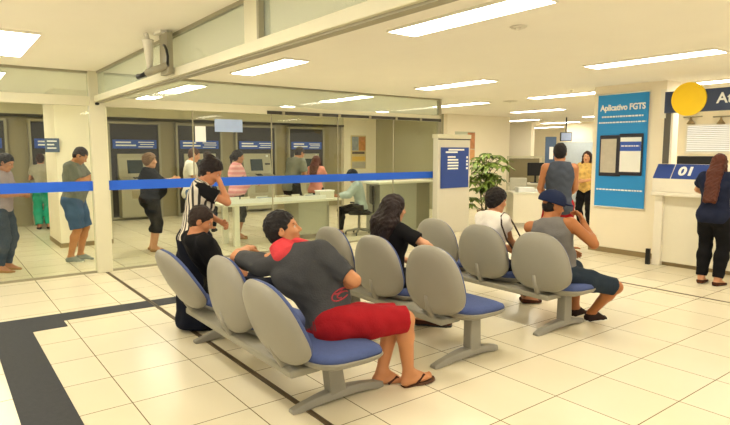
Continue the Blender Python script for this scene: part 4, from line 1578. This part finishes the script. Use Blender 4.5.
# woman in white on the far bench
L0 = (4.60, 3.86)
_, WB = person('seated woman in white top with short dark hair on the farthest bench', L0, 0, s=.96, fem=True, fat=.2, sk='#b97f59', seated=True, pelvis=(0, 0, .53), lean=-4, leanc=4,
       head_yaw=-22, head_pitch=8, wr=(.36, -.06, .66), er=(-.6, -.3, -.6), wl=(.36, .10, .66), al=(.68, .06, .09), ar=(.64, .0, .09), kl=(.6, .1, 1), kr=(.6, -.1, 1), fyr=-30,
       hair=('messy', .022), haircol='#150e0d', shirt=dict(mat=cloth('white', '#e4dccf', .04), sleeve=.4, inf=.014, loose=.012), pants=dict(mat=NAVYC, len=1.9, inf=.012), shoes=('flat', cloth('brown_leather', '#4a2a1c')))
# man with the cap
L0 = (4.80, 3.17)
TAUPE = cloth('taupe', '#76726d')
person('seated man in navy cap, grey tank top and denim shorts, hand at his mouth', L0, -8, s=.98, fat=.45, tls=1.18, sk='#aa6a3a', seated=True, pelvis=(0, .0, .52), lean=-22, leanc=-12, side=5, twist=26, head_yaw=-52, head_pitch=16,
       wr=w2l(L0, -8, (4.94, 3.02, 1.03)), er=(.5, -.8, -1), wl=(.36, .12, .66), al=(.42, .14, .085), ar=(.42, -.06, .085), kl=(.8, .3, 1), kr=(.8, -1.0, .4), fyr=-15, fyl=5, pnr=(-.6, .5, 0), curl=.8, shw_=1.1,
       hair=('cap', '#222a45'), haircol='#15100e', shirt=dict(mat=TAUPE, sleeve=0, tank=.145, inf=.014, hem=-.05), pants=dict(mat=cloth('dark_denim', '#2b343e'), len=.97, inf=.014, flare=.014), shoes=('sneaker', cloth('dark_shoe', '#2d201b'), M_WHITE))
# standing man in the grey tank at the back
person('standing man in dark grey tank top and red shorts seen from behind', (6.86, 4.58), 44, s=1.04, sk='#b4774c', head_yaw=-8, head_pitch=8, detail=1,
       wl=(.24, .14, 1.05), wr=(.26, -.12, 1.05), el=(-.6, .6, -.4), er=(-.6, -.6, -.4), hair=('short', .004), haircol='#15100f',
       shirt=dict(mat=cloth('slate', '#474c56'), sleeve=0, tank=.13, inf=.018, hem=-.20), pants=dict(mat=RED, len=.95, inf=.016, flare=.02), shoes=('sneaker', BLK, M_WHITE))
# woman in the yellow top far back
person('standing woman in yellow orange patterned top in the back office', (11.12, 6.76), 188, s=.985, fem=True, fat=.6, sk='#d19a70', head_yaw=12, detail=0, wr=(.2, -.12, 1.06), wl=(.22, .05, 1.1),
       hair=('long', .04), haircol='#3a1e14', shirt=dict(mat=pm('cloth_floral', '#e0a85c', .9, var=.7, scale=14), sleeve=1.4, inf=.018, loose=.015, hem=-.08), pants=dict(mat=BLK, len=1.93, inf=.01), shoes=('flat', BLK))
# woman at the counter
person('standing woman in navy top and black trousers with long auburn hair at the service counter', (7.90, 3.01), 0, s=.965, fem=True, fat=.35, sk='#c58d66', lean=3, leanc=5, head_pitch=12,
       wl=(.42, .22, 1.14), el=(-.3, .8, -.4), wr=(.42, -.16, 1.14), er=(-.4, -.7, -.4), hair=('long', .36, -.008), haircol='#4d2312',
       shirt=dict(mat=cloth('navy_top', '#1f2438'), sleeve=.55, inf=.018, loose=.015, hem=-.10), pants=dict(mat=BLK, len=1.95, inf=.012, flare=.012), shoes=('flat', cloth('brown_leather', '#5a3524'), M_BLACK))
# people behind the glass
GREYT = cloth('grey_tee', '#77776c')
person('standing man in grey tee and denim shorts looking down, beside the glass wall post', (1.70, 9.72), -30, s=1.03, fat=.75, sk='#c28457', head_pitch=34, leanc=6, wl=(.36, .05, 1.36), wr=(.36, -.06, 1.37), el=(-.5, .5, -.7), er=(-.5, -.5, -.7),
       al=(.02, .09, .087), ar=(-.06, -.09, .087), hair=('short', 0), haircol='#2a1a13', shirt=dict(mat=GREYT, sleeve=.75, inf=.02, loose=.02, hem=-.12), pants=dict(mat=DENIM, len=.98, inf=.018, flare=.024), shoes=('sneaker', cloth('grey_shoe', '#8f938c'), M_WHITE), curl=.8)
person('person in jeans and pale top cut off by the left edge of the photo', (.72, 9.48), -32, s=.965, fem=True, fat=.4, sk='#b67a58', head_pitch=20, leanc=6, wl=(.30, .05, 1.10), wr=(.30, -.05, 1.10), el=(-.5, .5, -.7), er=(-.5, -.5, -.7),
       hair=('short', .008), haircol='#1a1211', shirt=dict(mat=cloth('mauve', '#a3939a'), sleeve=.6, inf=.016, hem=-.04), pants=dict(mat=cloth('jeans_dark', '#39475c'), len=1.95, inf=.01), shoes=('flat', cloth('tan_leather', '#a57a4c')), curl=.8)
person('person in green trousers and pale top at the cash machine behind the pillar', (1.87, 14.25), 80, s=.95, fem=True, sk='#b67a58', detail=0, wl=(.30, .12, 1.15), wr=(.3, -.12, 1.15), hair=('short', .004), haircol='#3a2419',
       shirt=dict(mat=cloth('beige_top', '#a39c86'), sleeve=.6, inf=.016, hem=-.06), pants=dict(mat=cloth('green', '#2fa283'), len=1.93, inf=.02, flare=.02), shoes=('flat', BLK))
person('older woman in black top and capri trousers with short fair hair, standing in the queue', (2.91, 9.92), -28, s=.955, fem=True, fat=1.5, sk='#cd946c', detail=1, head_yaw=18, wl=(.40, .08, 1.12), wr=(.40, -.08, 1.24), el=(-.5, .6, -.6), er=(-.5, -.6, -.6),
       hair=('messy', .022), haircol='#7a5a3c', shirt=dict(mat=BLK, sleeve=1.35, inf=.02, loose=.02, hem=-.16), pants=dict(mat=BLK, len=1.36, inf=.016, flare=.016), shoes=('flat', cloth('tan_leather', '#a57a4c')), ar=(.06, -.1, .085))
person('man in white tee behind the woman in the striped top', (3.80, 10.40), -20, s=1.02, sk='#c98d66', detail=0, leanc=4, head_pitch=16, wl=(.3, .1, 1.2), wr=(.3, -.1, 1.2), hair=('short', 0), haircol='#4a2d1e',
       shirt=dict(mat=cloth('white_tee', '#dcd6c8', .04), sleeve=.65, inf=.018, loose=.016, hem=-.1), pants=dict(mat=DENIM, len=1.93, inf=.016), shoes=('sneaker', BLK))
person('dark haired person half hidden behind the man in the white tee', (4.62, 11.6), 60, s=.98, sk='#b67a58', detail=0, head_pitch=10, wl=(.3, .1, 1.2), wr=(.3, -.1, 1.2), hair=('short', .006), haircol='#3d2f28',
       shirt=dict(mat=cloth('dark_tee', '#393532'), sleeve=.65, inf=.018), pants=dict(mat=NAVYC, len=1.93, inf=.016), shoes=('sneaker', BLK))
PINK = stripes('cloth_pink', '#dc8f93', '#e9b3ac', 'Z', 11.0, .5)
person('woman in pink striped top and dark capris behind the service table', (4.72, 10.36), -24, s=.99, fem=True, fat=1.2, sk='#b98058', detail=1, head_yaw=10, head_pitch=6, wl=(.32, .08, 1.1), wr=(.34, -.04, 1.1),
       hair=('ponytail', .01), haircol='#1f1512', shirt=dict(mat=PINK, sleeve=.7, inf=.022, loose=.02, hem=-.12), pants=dict(mat=cloth('dark_capri', '#43423f'), len=1.35, inf=.012), shoes=('flat', cloth('tan_leather', '#a57a4c')))
person('man in grey tee bent over a cash machine beyond the service table', (6.0, 10.45), 10, fat=.4, s=1.06, sk='#b67a50', detail=0, lean=6, leanc=20, head_pitch=22, wl=(.40, .10, 1.18), wr=(.40, -.1, 1.12), hair=('short', 0), haircol='#33251c',
       shirt=dict(mat=cloth('grey_green', '#77786a'), sleeve=.7, inf=.02, loose=.018, hem=-.1), pants=dict(mat=BLK, len=1.0, inf=.018, flare=.02), shoes=('sneaker', BLK))
person('woman in coral pink top with long reddish hair beside the man in grey', (6.72, 10.62), 30, s=.93, fem=True, sk='#cd946c', detail=0, head_yaw=20, wl=(.34, .1, 1.15), wr=(.34, -.1, 1.15), hair=('long', .16), haircol='#5b2f1f',
       shirt=dict(mat=cloth('coral_top', '#dc8f7c'), sleeve=.6, inf=.016), pants=dict(mat=NAVYC, len=1.93, inf=.012), shoes=('flat', BLK))
person('seated clerk with black hair and pale green jacket at the service table', (6.98, 9.36), 150, s=.96, fem=True, sk='#b9805c', seated=True, pelvis=(-.02, 0, .57), lean=4, leanc=14, head_pitch=22, head_yaw=10, detail=1,
       wl=(.45, .06, .80), wr=(.45, -.10, .80), al=(.40, .10, .085), ar=(.40, -.10, .085), kl=(.7, .1, 1), kr=(.7, -.1, 1), hair=('short', .022), haircol='#15100f',
       shirt=dict(mat=cloth('pale_green', '#b4c2bc'), sleeve=1.8, inf=.018, loose=.012, hem=-.05), pants=dict(mat=BLK, len=1.93, inf=.012), shoes=('flat', BLK))

# shoulder bag of the woman in white
sx_, sy_, sz_ = WB['shr'] + A_(4.60, 3.86, 0)
bg_ = empty('shoulder_bag', (sx_, sy_, 0))
tag(bg_, 'dark shoulder bag on a strap over the right shoulder of the woman in white', 'bag')
MB().box(-.02, .22, -.20, -.12, .50, .70).build('bag_body', M_BLACK, bg_, bevel=.02)
MB().tube([(-.01, -.16, .69), (-.075, -.10, sz_ - .18), (-.080, -.035, sz_ - .04), (-.05, -.005, sz_ + .045), (.0, .0, sz_ + .072), (.05, -.005, sz_ + .05), (.10, -.05, sz_ - .05), (.14, -.12, sz_ - .2), (.18, -.16, .69)], .010, 6).build('strap', pm('strap_brown', '#3b2a20', .7), bg_, True)
